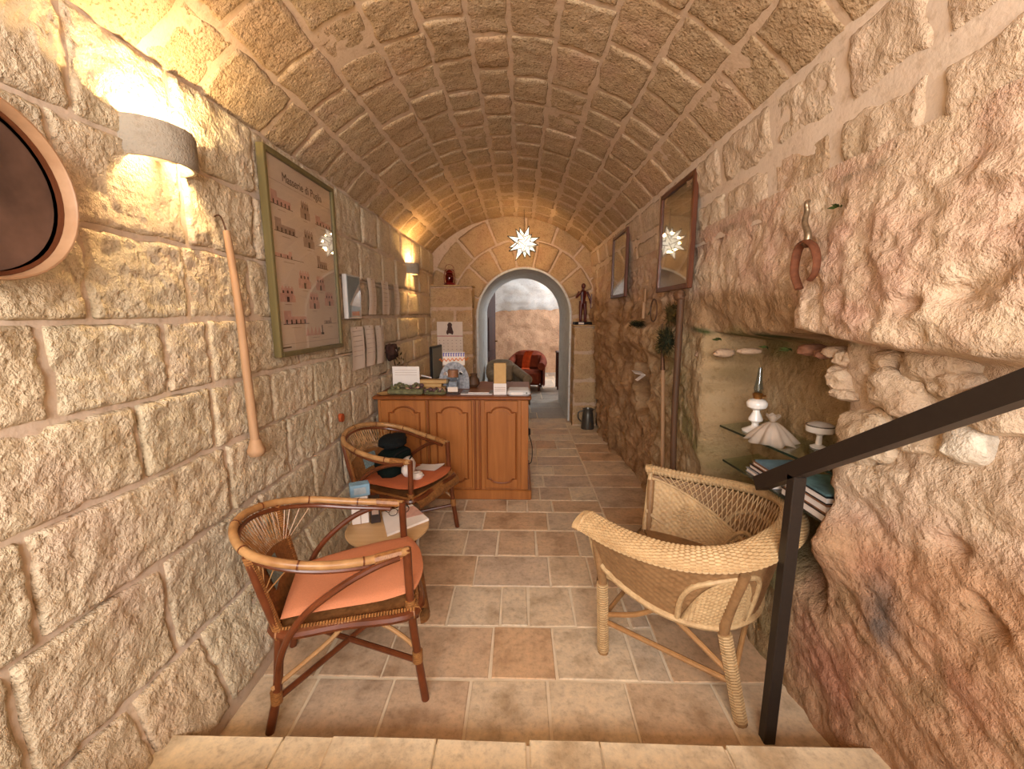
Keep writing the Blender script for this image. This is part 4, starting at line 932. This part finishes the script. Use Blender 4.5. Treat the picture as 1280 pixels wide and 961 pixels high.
# framed poster
PX_, PY0, PY1, PZ0, PZ1 = WL+.052, 1.985, 2.705, 1.295, 2.248
t = thing('framed_poster', 'framed poster of small farmhouse drawings in an olive frame', 'poster', (WL+.03, (PY0+PY1)/2, PZ0))
fw = .024
for n_, a, b in (('l', (PY0, PZ0), (PY0+fw, PZ1)), ('r', (PY1-fw, PZ0), (PY1, PZ1)), ('b', (PY0+fw, PZ0), (PY1-fw, PZ0+fw)), ('t', (PY0+fw, PZ1-fw), (PY1-fw, PZ1))):
    G().box((WL+.022, a[0], a[1]), (PX_+.006, b[0], b[1]), .003).o('frame_bar', 'frame_olive', t)
sheet_ = G().box((WL+.024, PY0+fw, PZ0+fw), (PX_-.012, PY1-fw, PZ1-fw)).o('poster_sheet', 'poster_paper', t); xs_ = PX_-.0116
b0 = base_of(sheet_)
text_mesh('Masserie di Puglia', .058, 'title_lettering', 'ink', sheet_, wallmtx(xs_-b0.x, 2.36-b0.y, 2.135-b0.z))
G().box((xs_-.0004, PY0+.03, 2.118), (xs_, PY1-.03, 2.120)).o('ruled_line', 'ink_grey', sheet_); G().box((xs_-.0004, PY0+.03, 1.352), (xs_, PY1-.03, 1.354)).o('ruled_line', 'ink_grey', sheet_); G().box((xs_-.0004, PY0+.035, 1.334), (xs_, PY0+.13, 1.341)).o('printed_line', 'ink', sheet_)
def house(yc, zb, w_, h_, kind, cm):
    p = []; g = G(); X0 = xs_-.0004
    def r_(y0, z0, y1, z1, gg, d=0.): gg.box((X0+d, yc+y0*w_, zb+z0*h_), (xs_+.0003+d, yc+y1*w_, zb+z1*h_))
    wsh = G(); dk_ = G(); ln = .05
    if kind == 0:   # tower house
        r_(-.4, 0, .4, .8, wsh); r_(-.5, .0, -.4, .5, wsh); r_(.4, 0, .5, .4, wsh)
        for a in (-.3, -.1, .1, .3): r_(a-.05, .8, a+.05, .9, wsh)
        r_(-.08, 0, .08, .3, dk_)
        for a in (-.28, 0, .28): r_(a-.05, .5, a+.05, .65, dk_)
    elif kind == 1: # long house
        r_(-.5, .1, .5, .55, wsh); r_(-.5, .55, -.2, .9, wsh)
        for a in (-.4, -.2, 0, .2, .4): r_(a-.03, .1, a+.03, .35, dk_)
        r_(-.55, .06, .6, .1, dk_)
    elif kind == 2: # low profile with trees
        r_(-.5, .1, .1, .35, wsh); r_(0, .35, .12, .6, wsh); r_(-.55, .07, .6, .1, dk_)
        for a in (-.3, -.05, .1): r_(a-.02, .1, a+.02, .3, dk_)
    elif kind == 3: # row of cones
        for a in (-.4, -.2, 0, .2): wsh.poly([(X0, yc+(a-.11)*w_, zb), (X0, yc+(a+.11)*w_, zb), (X0, yc+a*w_, zb+.8*h_)], (.0007, 0, 0))
        r_(.36, 0, .4, .9, dk_); r_(.3, 0, .46, .2, dk_)
    o1 = wsh.o('drawing', cm, sheet_, sm=False)
    if dk_.v: 
        dk_.v = [(x+.0004, y, z) for x, y, z in dk_.v]; dk_.o('drawing_lines', 'ink', o1, sm=False)
    d = G(); d.box((xs_-.0004, yc-w_*.2, zb-.014), (xs_, yc+w_*.2, zb-.011)).o('caption_line', 'ink_grey', o1, sm=False)
for yc, zb, w_, h_, k, cm in ((2.13, 2.005, .17, .075, 1, 'ink_pink'), (2.36, 2.0, .10, .10, 0, 'ink_grey'), (2.57, 1.995, .19, .06, 1, 'ink_pink'), (2.15, 1.885, .18, .075, 1, 'ink_grey'), (2.38, 1.855, .12, .10, 0, 'ink_grey'),
        (2.16, 1.765, .24, .07, 2, 'ink_pink'), (2.52, 1.755, .12, .08, 1, 'ink_grey'), (2.30, 1.635, .13, .10, 0, 'ink_pink'), (2.48, 1.635, .11, .09, 0, 'ink_pink'), (2.12, 1.56, .14, .085, 0, 'ink_pink'), (2.39, 1.53, .12, .10, 0, 'ink_pink'), (2.58, 1.55, .12, .09, 0, 'ink_pink'),
        (2.18, 1.445, .22, .08, 1, 'ink_pink'), (2.57, 1.44, .15, .07, 2, 'ink_grey'), (2.38, 1.385, .22, .06, 3, 'ink_pink')): house(yc, zb, w_, h_, k, cm)
G().box((PX_-.006, PY0+fw, PZ0+fw), (PX_-.004, PY1-fw, PZ1-fw)).o('glass_pane', 'glass', t)
# sieve
SR = .195; scx, scy, scz = WL+.045, .885, 1.765
t = thing('round_sieve', 'large round wooden sieve with dark mesh hung by the wall lamp', 'sieve', (scx, scy, scz-SR))
def ringx(prof, n=48):
    g = G().lathe([(r_, x) for r_, x in prof], (0, 0, 0), n); g.v = [(z+scx, x+scy, y+scz) for x, y, z in g.v]; return g
ringx([(SR-.008, -.005), (SR, -.005), (SR, .058), (SR-.002, .061), (SR-.006, .061), (SR-.008, .058), (SR-.008, -.005)]).o('rim', 'sieve_wood', t); ringx([(0, .01), (SR-.009, .01), (SR-.009, .014), (0, .014)]).o('mesh', 'sieve_screen', t); ringx([(SR-.018, .014), (SR-.009, .014), (SR-.009, .03), (SR-.018, .03)]).o('inner_hoop', 'frame_brown', t)
# wooden stick on the wall with hook and knob
a, b = atX(283, 288, WL+.055), atX(320, 560, WL+.055)
t = thing('wooden_club', 'long knobbed wooden stick hung beside the poster', 'stick', (WL+.055, b.y, b.z-.03))
G().tube(smooth([a, a.lerp(b, .3)+Vector((0, .012, 0)), a.lerp(b, .65)+Vector((0, .006, 0)), b], 6), [.013, .019], 10).o('shaft', 'pole_wood', t)
g = G().lathe([(0, -.035), (.024, -.034), (.034, -.022), (.036, -.008), (.028, .012), (.021, .04)], (b.x, b.y, b.z), 16); g.o('knob', 'pole_wood', t); G().tube(smooth([a+Vector((0, 0, -.02)), a+Vector((-.005, -.006, .03)), a+Vector((-.02, -.004, .055)), a+Vector((-.045, 0, .05))]), .003, 6).o('wire_hook', 'iron', t)
# sheets pinned to the wall
def pin(px0, py0, px1, py1, mat, label, k):
    a = atX(px0, py0, WL+.035); b = atX(px1, py1, WL+.035); y0, y1, z1, z0 = a.y, b.y, a.z, b.z
    t = thing('pinned_sheet', label, 'paper', (WL+.033, (y0+y1)/2, z0)); 
    def f(u, v): return Vector((WL+.033+.010*math.sin(PI*v)*(.6 if k % 2 else 1)+.004*math.sin(5*u+k), y0+(y1-y0)*u, z1+(z0-z1)*v))
    G().grid(f, 8, 10).grid(lambda u, v: f(1-u, v)-Vector((.0012, 0, 0)), 8, 10).o('sheet', mat, t)
    for j in range(6): zz = z1-.03-.035*j; G().tube([f(.15, (z1-zz)/(z1-z0))+Vector((.0008, 0, 0)), f(.85, (z1-zz)/(z1-z0))+Vector((.0008, 0, 0))], .0012, 4).o('printed_line', 'ink_grey', t)
    G().tube([f(.5, .03)-Vector((.03, 0, 0)), f(.5, .03)+Vector((.004, 0, 0))], .003, 6).o('pin', 'brass', t)
for k, (q, lb) in enumerate((((459, 347, 471, 393), 'sheet pinned right of the framed photo print, upper row'), ((476, 350, 487, 393), 'middle sheet of the upper pinned row'), ((491, 354, 499, 393), 'last sheet of the upper pinned row, by the small lamp'),
        ((438, 409, 456, 459), 'first sheet of the lower pinned row, under the framed print'), ((456, 407, 469, 455), 'middle sheet of the lower pinned row'), ((470, 407, 481, 452), 'last sheet of the lower pinned row, above the bouquet'))): pin(*q, 'paper_warm', lb, k)
a, b = atX(432, 342, WL+.05), atX(452, 398, WL+.05)
t = thing('framed_print', 'small white-framed print of a pale blue scene under glass', 'picture', (WL+.03, a.y, b.z)); G().box((WL+.022, a.y, b.z), (WL+.05, b.y, a.z), .002).o('frame', 'white_plastic', t); G().box((WL+.05, a.y+.012, b.z+.012), (WL+.0515, b.y-.012, a.z-.012)).o('print', 'ink_blue', t)
G().poly([(WL+.0516, a.y+.03, b.z+.09), (WL+.0516, b.y-.02, b.z+.08), (WL+.0516, b.y-.02, a.z-.05)], (.001, 0, 0)).o('print_shape', 'paper', t, sm=False); G().box((WL+.0516, a.y+.07, b.z+.02), (WL+.0524, b.y-.04, b.z+.05)).o('print_spot', 'terracotta', t)
G().box((WL+.054, a.y+.004, b.z+.004), (WL+.055, b.y-.004, a.z-.004)).o('glass_pane', 'glass', t)
# dried bouquet
c = atX(494, 442, WL+.08); t = thing('dried_bouquet', 'dark dried bouquet with silvery leaves hung on the wall above the desk', 'bouquet', c)
G().blob((-.03, 0, .02), (.05, .10, .075), 4, .3, 2.5, 18, 12).o('cloth_bundle', 'wine_cloth', t, False)
for k in range(16):
    y_, z_ = random.uniform(-.09, .1), random.uniform(-.12, .05); n_ = Vector((.02+random.uniform(0, .03), y_, z_)); a = random.uniform(0, PI)
    G().add([n_+Vector((0, .02*math.cos(a+q*PI/2)*(1 if q % 2 else .4), .02*math.sin(a+q*PI/2)*(1 if q % 2 else .4))) for q in range(4)]+[n_+Vector((.006, 0, 0)), n_-Vector((.004, 0, 0))], [[0, 1, 4], [1, 2, 4], [2, 3, 4], [3, 0, 4], [1, 0, 5], [2, 1, 5], [3, 2, 5], [0, 3, 5]]).o('leaf', 'silver_leaf' if k % 3 == 0 else 'dark_herb', t, False, sm=False)
for k in range(8): G().tube([(-.02, 0, 0), (.02, random.uniform(-.09, .09), random.uniform(-.13, .06))], .002, 4).o('stem', 'dark_herb', t, False)
c = atX(427, 522, WL+.02); tag(G().tube([(WL-.02, c.y, c.z), (WL+.028, c.y, c.z)], .028, 14).o('clay_plug', 'terracotta'), 'round orange clay plug set in the block wall', 'plug')

# ================================================================== END WALL THINGS
yc = 5.612; a, b = atY(546, 402, yc), atY(579, 446, yc)
t = thing('wall_calendar', 'wall calendar with a dark furry figure above a red line', 'calendar', ((a.x+b.x)/2, yc, b.z-.12)); zb_ = b.z-.12
G().box((a.x, yc-.004, zb_), (b.x, yc, a.z)).o('calendar_sheet', 'paper_warm', t); zr1 = atY(560, 420, yc).z; G().box((a.x, yc-.006, zr1-.004), (b.x, yc-.004, zr1+.004)).o('red_line', 'red_line', t)
m = (a.x+b.x)/2; G().blob((m, yc-.0055, zr1+.085), (.035, .003, .05), 2, .25, 2.5).blob((m, yc-.0055, zr1+.145), (.03, .003, .03), 3, .2, 2.5).blob((m-.03, yc-.0055, zr1+.05), (.016, .003, .03), 4, .2).blob((m+.03, yc-.0055, zr1+.05), (.016, .003, .03), 5, .2).o('furry_figure', 'gorilla_ink', t)
for j in range(4):
    for i in range(6): x = a.x+.03+(b.x-a.x-.06)*i/5; G().box((x-.007, yc-.005, zr1-.06-.04*j), (x+.007, yc-.0042, zr1-.052-.04*j)).o('date_mark', 'ink_grey', t, sm=False)
c = atY(562, 354, 5.72); c.z = zl+.001
t = thing('red_lantern', 'small dark red lantern on the ledge left of the arch', 'lantern', c)
G().lathe([(0, 0), (.075, 0), (.078, .012), (.06, .03), (.055, .035), (0, .035)], (0, 0, 0), 18).o('base', 'red_lantern', t, False); G().lathe([(.045, .036), (.058, .08), (.056, .12), (.04, .155), (.037, .155), (.053, .12), (.055, .08), (.042, .036)], (0, 0, 0), 18).o('glass_globe', 'red_glass', t, False)
G().lathe([(0, .20), (.02, .2), (.05, .17), (.052, .158), (0, .158)], (0, 0, 0), 18).o('hood', 'red_lantern', t, False)
for s in (-1, 1): G().tube(smooth([(s*.066, 0, .02), (s*.072, 0, .1), (s*.058, 0, .18), (s*.03, 0, .205)]), .005, 6).o('guard_tube', 'red_lantern', t, False)
G().tube(smooth([(-.06, 0, .17), (-.05, 0, .24), (0, 0, .265), (.05, 0, .24), (.06, 0, .17)]), .003, 6).o('bail_handle', 'red_lantern', t, False); G().lathe([(0, .04), (.015, .04), (.012, .08), (0, .09)], (0, 0, 0), 10).o('burner', 'brass', t, False)
c = atY(728, 404, 5.73); c.z = zr+.001; hh = atY(733, 353, 5.73).z-c.z
t = thing('figurine', 'dark reddish standing figurine on the ledge right of the arch', 'figurine', c, R(10)); s = hh/.52
q = lambda *p: Vector(p)*s
G().box(q(-.11, -.06, 0), q(.11, .06, .035), .006).o('plinth', 'black_plastic', t, False); G().box(q(-.07, -.062, .006), q(.0, -.059, .03)).o('plaque', 'paper', t, False)
b = G(); b.tube([q(-.028, 0, .035), q(-.03, -.005, .14), q(-.024, 0, .25), q(-.02, 0, .29)], [r_*s for r_ in (.018, .02, .026, .03)], 10); b.tube([q(.035, .01, .035), q(.032, -.01, .14), q(.022, 0, .25), q(.018, 0, .29)], [r_*s for r_ in (.018, .02, .026, .03)], 10)
b.tube([q(0, 0, .26), q(0, 0, .31), q(0, -.005, .36), q(0, 0, .41), q(0, 0, .432)], [r_*s for r_ in (.046, .038, .046, .052, .018)], 12, flat=.7); b.tube([q(0, 0, .42), q(0, 0, .45)], .016*s, 8); b.blob(q(0, -.004, .475), (.026*s, .03*s, .036*s), 1, .05, 2, 14, 10)
b.tube(smooth([q(-.05, 0, .405), q(-.085, -.01, .34), q(-.06, -.05, .385), q(-.03, -.055, .42)]), [.018*s, .011*s], 8); b.tube(smooth([q(.05, 0, .405), q(.085, 0, .33), q(.09, -.03, .26)]), [.018*s, .011*s], 8); b.blob(q(-.03, -.012, .045), (.02*s, .035*s, .014*s), 2, .05).blob(q(.037, -.002, .045), (.02*s, .035*s, .014*s), 3, .05); b.o('body', 'figurine', t, False)
G().tube([q(.09, -.03, .20), q(.10, -.03, .38)], .007*s, 6).o('staff', 'figurine', t, False)
c = atZ(733, 530, 0); t = thing('metal_pitcher', 'grey metal pitcher standing at the foot of the right pier', 'pitcher', (.90, 5.50, 0)); hp_ = .27
G().lathe([(0, 0), (.085, 0), (.088, .01), (.07, .2), (.062, .24), (.07, hp_), (.064, hp_), (.056, .24), (.064, .2), (.08, .015), (0, .012)], (0, 0, 0), 24).o('body', 'pewter', t, False); G().tube(smooth([(-.062, 0, .24), (-.12, 0, .22), (-.125, 0, .14), (-.078, 0, .09)]), .009, 8).o('handle', 'pewter', t, False); G().poly([(.06, -.025, hp_-.03), (.06, .025, hp_-.03), (.10, 0, hp_+.004)], (0, 0, .004)).o('spout', 'pewter', t, False)

# ================================================================== RIGHT WALL THINGS
def rpic(label, y0, y1, z0, z1):
    X1 = .948; t = thing('framed_picture', label, 'picture', (X1, (y0+y1)/2, z0)); f = .03
    for a, b in (((y0, z0), (y0+f, z1)), ((y1-f, z0), (y1, z1)), ((y0+f, z0), (y1-f, z0+f)), ((y0+f, z1-f), (y1-f, z1))): G().box((X1, a[0], a[1]), (X1-.028, b[0], b[1]), .004).o('frame_bar', 'frame_brown', t)
    G().box((X1, y0+f, z0+f), (X1-.010, y1-f, z1-f)).o('print', 'painting', t); G().box((X1-.016, y0+f, z0+f), (X1-.018, y1-f, z1-f)).o('glass_pane', 'glass', t)
rpic('brown-framed picture under glass above the tall walking stick', 2.41, 2.97, 1.643, 2.262); rpic('narrow-looking brown-framed picture under glass nearest the figurine', 3.86, 4.44, 1.655, 2.25)
a = atX(863, 368, .90); t = thing('walking_stick', 'tall knobbed dark walking stick leaning under the big picture', 'stick', (.93, 2.50, 0))
G().tube(smooth([(.97, 2.50, 0), (.955, 2.505, .35), (.93, 2.50, .8), (.915, 2.475, 1.3), (.90, 2.44, 1.59)]), [.017, .02], 10).o('shaft', 'dark_stick', t); G().blob((.895, 2.455, 1.605), (.03, .045, .035), 4, .25, 2, 16, 12).o('knob', 'dark_stick', t)
t = thing('long_fork', 'thin wooden-shafted iron spit leaning beside the walking stick', 'tool', (.96, 2.74, 0)); G().tube(smooth([(.985, 2.74, 0), (.96, 2.76, .6), (.935, 2.775, 1.16)]), [.013, .012], 8).o('shaft', 'pole_wood', t); G().tube([(.935, 2.775, 1.14), (.93, 2.78, 1.22), (.92, 2.79, 1.44)], [.016, .012, .005], 8).o('spike', 'iron', t)
def tuft(name, label, cat, c, rx, ry, rz, n, mats, ln, seed, core):
    random.seed(seed); t = thing(name, label, cat, c); G().blob((0, 0, 0), (rx*.8, ry*.8, rz*.8), seed, .3, 2.5, 16, 10).o('core', core, t, False)
    for m in mats:
        g = G()
        for k in range(n):
            d = Vector((random.uniform(-1, .5), random.uniform(-1, 1), random.uniform(-1, 1))).normalized(); a = Vector((d.x*rx*.6, d.y*ry*.6, d.z*rz*.6)); e = a+Vector((d.x*rx, d.y*ry, d.z*rz))*random.uniform(.4, 1)*ln
            mid = (a+e)/2+Vector((0, random.uniform(-.015, .015), random.uniform(-.02, .01))); g.tube([a, mid, e], [.0022, .0008], 4)
        o = g.o('twigs', m, t, False); o['kind'] = 'stuff'
    return t
c = atX(833, 425, .90); tuft('herb_bundle', 'dark round bundle of dried herbs hung above the spit', 'bundle', c, .045, .085, .075, 160, ['dark_herb', 'dry_herb'], 1.0, 31, 'dark_herb')
c = atX(840, 392, .945); tuft('dried_twigs', 'loose dry straw-coloured twigs above the herb bundle', 'bundle', c, .02, .10, .06, 120, ['dry_herb'], 1.1, 32, 'dry_herb')
c = atX(797, 405, .92); tuft('moss_clump', 'dark clump of dried moss on the rock ledge by the spatula', 'plant', c, .03, .14, .025, 140, ['dry_herb', 'dark_herb'], 1.0, 33, 'dark_herb')
c = atX(817, 388, .91); t = thing('cane_hoop', 'thin bent cane hoop resting on the rock ledge', 'hoop', c); G().tube([(0, .07*math.cos(2*PI*k/30), .075*math.sin(2*PI*k/30)) for k in range(30)], .005, 6, True).o('hoop', 'dark_stick', t, False); G().tube([(0, .07, 0), (-.01, .085, -.03)], .004, 6).o('tie', 'dry_herb', t, False)
a, b = atX(806, 360, .935), atX(804, 398, .935); t = thing('wooden_spatula', 'small pale wooden spatula standing upright on the ledge', 'spatula', b); h_ = a.z-b.z; G().tube([(0, 0, 0), (0, 0, h_*.55)], .013, 8).o('handle', 'pole_wood', t, False); G().box((-.006, -.03, h_*.52), (.006, .03, h_), .005).o('blade', 'pole_wood', t, False)
c = atX(800, 467, 1.0); t = thing('folded_leaflet', 'folded white leaflet tucked into the rock recess', 'paper', c); G().poly([(.02, -.09, 0), (-.06, -.07, .01), (-.05, .08, .015), (.03, .09, .005)], (0, 0, .004)).poly([(.02, -.09, 0), (.02, .0, -.001), (-.04, -.0, -.05), (-.04, -.08, -.05)], (.003, 0, .001)).o('sheet', 'paper', t, False, sm=False)
# farrier's iron
T = lambda px, py, x=.90: atX(px, py, x)
top = T(1010, 254, .915); t = thing('farrier_iron', 'rusty forged iron with twisted handle and curved jaws on the rock', 'tool', T(1000, 360, .90))
hd = smooth([T(1011, 251, .935), T(1008, 254, .905), T(1009, 264, .91), T(1006, 278, .90), T(1010, 292, .90), T(1009, 303, .90)], 6); G().tube(hd, [.006, .011], 10).o('twisted_handle', 'iron_bright', t)
G().tube(smooth([T(1009, 302), T(1000, 308), T(995, 322), T(993, 342), T(999, 361, .905)]), [.016, .014], 10, flat=.6).o('jaw', 'rust', t); G().tube(smooth([T(1009, 302), T(1017, 308), T(1021, 322), T(1019, 340), T(1012, 350)]), [.016, .010], 10, flat=.6).o('jaw', 'rust', t); G().blob(T(1009, 304), (.016, .017, .014), 2, .1).o('rivet', 'iron', t)
# ---- glass shelves in the niche
SZ, SZ2 = .96, .775
def shelf(label, z, pts):
    t = thing('glass_shelf', label, 'shelf', (1.12, 1.7, z-.008)); g = G().poly([(x, y, z-.008) for x, y in pts], (0, 0, .008)); g.o('glass_pane', 'shelf_glass', t, sm=False)
    for a, b in zip(pts, pts[1:]+pts[:1]):
        if a[0] < 1.25 and b[0] < 1.25: d = Vector((b[0]-a[0], b[1]-a[1], 0)); n = Vector((d.y, -d.x, 0)).normalized()*.0015; G().poly([(a[0]-n.x, a[1]-n.y, z-.0085), (b[0]-n.x, b[1]-n.y, z-.0085), (b[0]+n.x, b[1]+n.y, z-.0085), (a[0]+n.x, a[1]+n.y, z-.0085)], (0, 0, .009)).o('edge', 'glass_edge', t, sm=False)
    for y_ in (1.55, 2.1): G().box((1.20, y_-.01, z-.016), (1.34, y_+.01, z-.0085), .002).o('bracket', 'pewter', t)
pa, pb = atZ(900, 531, SZ), atZ(1072, 604, SZ)
shelf('upper glass shelf in the rock niche, carrying the oil lamp', SZ, [(pa.x, pa.y), (pb.x, pb.y), (1.33, pb.y), (1.33, pa.y+.14)])
pa2 = atZ(903, 590, SZ2); shelf('lower glass shelf in the rock niche, carrying books', SZ2, [(1.03, 2.08), (1.08, 1.38), (1.33, 1.38), (1.33, 2.2)])
c = atZ(943, 539, SZ); t = thing('oil_lamp', 'white ceramic oil lamp with tall clear chimney on the glass shelf', 'lamp', c)
G().lathe([(0, 0), (.052, 0), (.054, .006), (.036, .016), (.016, .028), (.014, .04), (.022, .048), (.03, .054), (.03, .062), (.016, .092), (.013, .104), (0, .104)], (0, 0, 0), 24).o('foot', 'white_ceramic', t, False)
G().lathe([(0, .103), (.02, .104), (.04, .116), (.044, .128), (.044, .138), (.034, .150), (.018, .156), (0, .156)], (0, 0, 0), 24).o('font', 'white_ceramic', t, False); G().lathe([(0, .156), (.018, .156), (.02, .166), (.024, .176), (.014, .186), (0, .186)], (0, 0, 0), 18).o('burner', 'brass', t, False); G().tube([(.02, 0, .168), (.036, 0, .168)], .004, 6).o('wick_knob', 'brass', t, False)
G().lathe([(.016, .184), (.020, .205), (.014, .235), (.009, .29), (.008, .30), (.0068, .30), (.0078, .29), (.0128, .235), (.0188, .205), (.0148, .184)], (0, 0, 0), 18).o('chimney', 'bluish_glass', t, False)
c = atZ(975, 556, SZ); c = Vector((1.085, 1.79, SZ)); t = thing('tulle_favour', 'white gathered tulle sachet spilling over the glass shelf', 'sachet', c)
def tl(u, v): a = PI*.75+PI*1.35*u-.4; r_ = .012+.085*v; w_ = .010*v*math.sin(u*44); return Vector((math.cos(a)*(r_+w_), math.sin(a)*(r_+w_), .085-.083*v**1.3+.004*math.sin(u*30)*v))
G().grid(tl, 90, 10).o('tulle', 'tulle', t, False); G().grid(lambda u, v: tl(u, v)*.9+Vector((0, 0, .006)), 90, 10).o('tulle', 'tulle', t, False); G().grid(lambda u, v: Vector((math.cos(2*PI*u)*(.008+.02*v), math.sin(2*PI*u)*(.008+.02*v), .085+.03*v+.004*math.sin(u*40)*v)), 40, 4).o('tulle_top', 'tulle', t, False); G().blob((0, 0, .03), (.03, .03, .03), 2, .05).o('sachet', 'white_cloth', t, False)
c = Vector((1.225, 1.70, SZ)); t = thing('footed_dish', 'small white footed dish with a dark rim behind the tulle', 'dish', c); G().lathe([(0, 0), (.028, 0), (.03, .005), (.012, .014), (.010, .05), (.02, .062), (.05, .068), (.052, .092), (.048, .092), (.046, .074), (0, .07)], (0, 0, 0), 24).o('bowl', 'white_ceramic', t, False); G().lathe([(.048, .092), (.0525, .092), (.0525, .096), (.048, .096), (.048, .092)], (0, 0, 0), 24).o('rim', 'pewter', t, False); G().lathe([(0, .096), (.047, .096), (.03, .104), (0, .108)], (0, 0, 0), 24).o('lid', 'white_plastic', t, False)
def book(label, x0, x1, y0, y1, z0, h, cov, nm='book'):
    t = thing(nm, label, 'book', ((x0+x1)/2, (y0+y1)/2, z0), 0, 'books on the lower glass shelf'); G().box((x0+.004, y0+.004, z0+.003), (x1-.004, y1-.004, z0+h-.003)).o('pages', 'paper', t, sm=False); G().box((x0, y0, z0), (x1, y1, z0+.003)).box((x0, y0, z0+h-.003), (x1, y1, z0+h)).box((x1-.003, y0, z0), (x1, y1, z0+h)).o('cover', cov, t, sm=False)
zb = SZ2+.0005
for k, (h, cv, lb) in enumerate(((.032, 'dark_card', 'bottom thick book of the pile on the lower glass shelf'), (.03, 'brown_print', 'second book of the pile on the lower glass shelf'), (.026, 'black_plastic', 'dark-covered third book of the pile on the lower shelf'), (.008, 'teal_print', 'teal magazine lying on top of the book pile'))):
    book(lb, 1.065+.006*k, 1.27, 1.40+.012*k, 1.66-.01*k, zb, h, cv); zb += h+.0003
zb = SZ2+.0005
for k, (h, cv, lb) in enumerate(((.02, 'grey_print', 'grey booklet at the bottom of the far pile'), (.02, 'dark_card', 'dark booklet in the middle of the far pile'), (.016, 'brown_print', 'brown booklet under the blue leaflet of the far pile'), (.008, 'blue_card', 'blue leaflet on top of the far pile'))):
    book(lb, 1.06+.008*k, 1.25, 1.70+.01*k, 1.92-.01*k, zb, h, cv); zb += h+.0003
for k, (y_, z_) in enumerate(((1.30, .905), (1.30, .94))):
    G().box((1.13, y_+.04, z_-.017), (1.26, y_+.19, z_+.016), .004).o('brick', 'brick_red', wr)
# ferns in the crevice under the ledge
for k, (px, py, lb) in enumerate(((902, 424, 'green fern tuft in the crevice left of the small stones'), (990, 437, 'green fern tuft in the crevice above the oil lamp'), (960, 434, 'small green fern tuft between the crevice stones'), (1050, 258, 'tiny green fern tuft in the joint above the farrier iron'))):
    c = atX(px, py, 1.0 if k < 3 else .972); t = thing('fern_tuft', lb, 'plant', c, 0, 'ferns in the rock crevices')
    for j in range(14 if k < 2 else 8):
        a = random.uniform(-1.3, 1.3); ln = random.uniform(.03, .06); d = Vector((-.5, math.sin(a), .45*math.cos(a)-.3)); e = d*ln; sd = d.cross(Vector((1, 0, 0))).normalized()*.005
        G().add([(0, 0, 0), e*.5+sd, e, e*.5-sd, e*.5+Vector((-.003, 0, .002))], [[0, 1, 4], [1, 2, 4], [2, 3, 4], [3, 0, 4]]).o('frond', 'moss', t, False, sm=False)

# ================================================================== FAR ROOM FURNITURE
def tub_chair(label, loc, rz, mat, w_, extra=None):
    t = thing('tub_armchair', label, 'armchair', loc, rz); h = w_/2
    G().box((-h+.06, -.32, .12), (h-.06, .28, .40), .05).o('seat', mat, t, False)
    path = smooth([(-h+.05, -.34, .50), (-h+.04, 0, .54), (-h+.10, .24, .62), (-h*.4, .33, .68), (h*.4, .33, .68), (h-.10, .24, .62), (h-.04, 0, .54), (h-.05, -.34, .50)], 6); G().tube(path, .075, 12).o('arm_roll', mat, t, False)
    def bk(u, v): f = u*(len(path)-1); i = min(int(f), len(path)-2); q = path[i].lerp(path[i+1], f-i); return Vector((q.x, q.y, .1+(q.z-.1)*v))
    G().grid(lambda u, v: bk(u, v)*1.0, 42, 6).grid(lambda u, v: (lambda q: Vector((q.x*1.12, q.y*1.1, q.z)))(bk(1-u, v)), 42, 6).o('shell', mat, t, False)
    G().box((-h+.10, .12, .38), (h-.10, .30, .74), .06).o('back_cushion', mat, t, False)
    for sx in (-1, 1):
        for sy in (-1, 1): G().tube([(sx*(h-.1), sy*.24, 0), (sx*(h-.1), sy*.24, .13)], .022, 8).o('leg', 'door_wood', t, False)
    return t
t = tub_chair('rust brown velvet armchair with an orange throw in the far room', (.14, 8.55, 0), R(-8), 'rust_velvet', .74)
G().grid(lambda u, v: Vector((-.02-.10*math.sin(v*2.6)+.16*u, .08-.02*math.cos(u*9)-.42*max(0, v-.5)*2*.55, .76-.34*min(v*2, 1)**2)), 10, 16).o('throw', 'orange_throw', t, False)
tub_chair('grey beige tub armchair seen over the desk in the far room', (-.22, 6.72, 0), R(20), 'grey_velvet', .58)
c = (.90, 8.6, 0); t = thing('dark_side_table', 'tall dark wooden side table by the passage in the far room', 'table', c)
G().box((-.17, -.2, .72), (.2, .2, .76), .006).o('tabletop', 'door_wood', t, False)
for sx in (-.14, .17):
    for sy in (-.17, .17): G().box((sx-.02, sy-.02, 0), (sx+.02, sy+.02, .72), .003).o('leg', 'door_wood', t, False)
G().box((-.14, -.17, .6), (.17, .17, .72)).o('drawer', 'door_wood', t, False)
l = point('assumed_far_lamp_light', (.9, 9.6, 1.2), 26, (1, .6, .28), .08);  # unseen lamp, added for the warm light on the far rock wall
t = thing('assumed_far_lamp', 'assumed warm table lamp, out of sight in the far room', 'lamp', (1.25, 9.7, 0)); G().lathe([(0, 0), (.12, 0), (.12, .02), (.015, .04), (.015, 1.05), (0, 1.05)]).o('stand', 'brass', t, False); G().lathe([(.16, .98), (.10, 1.22), (.097, 1.22), (.157, .98)]).o('lamp_shade', 'paper_warm', t, False); l.location = (0, 0, 1.1); l.parent = t
G().lathe([(0, 1.05), (.02, 1.06), (.03, 1.1), (.02, 1.14), (0, 1.15)], (0, 0, 0), 12).o('bulb', 'lamp_bulb', t, False)
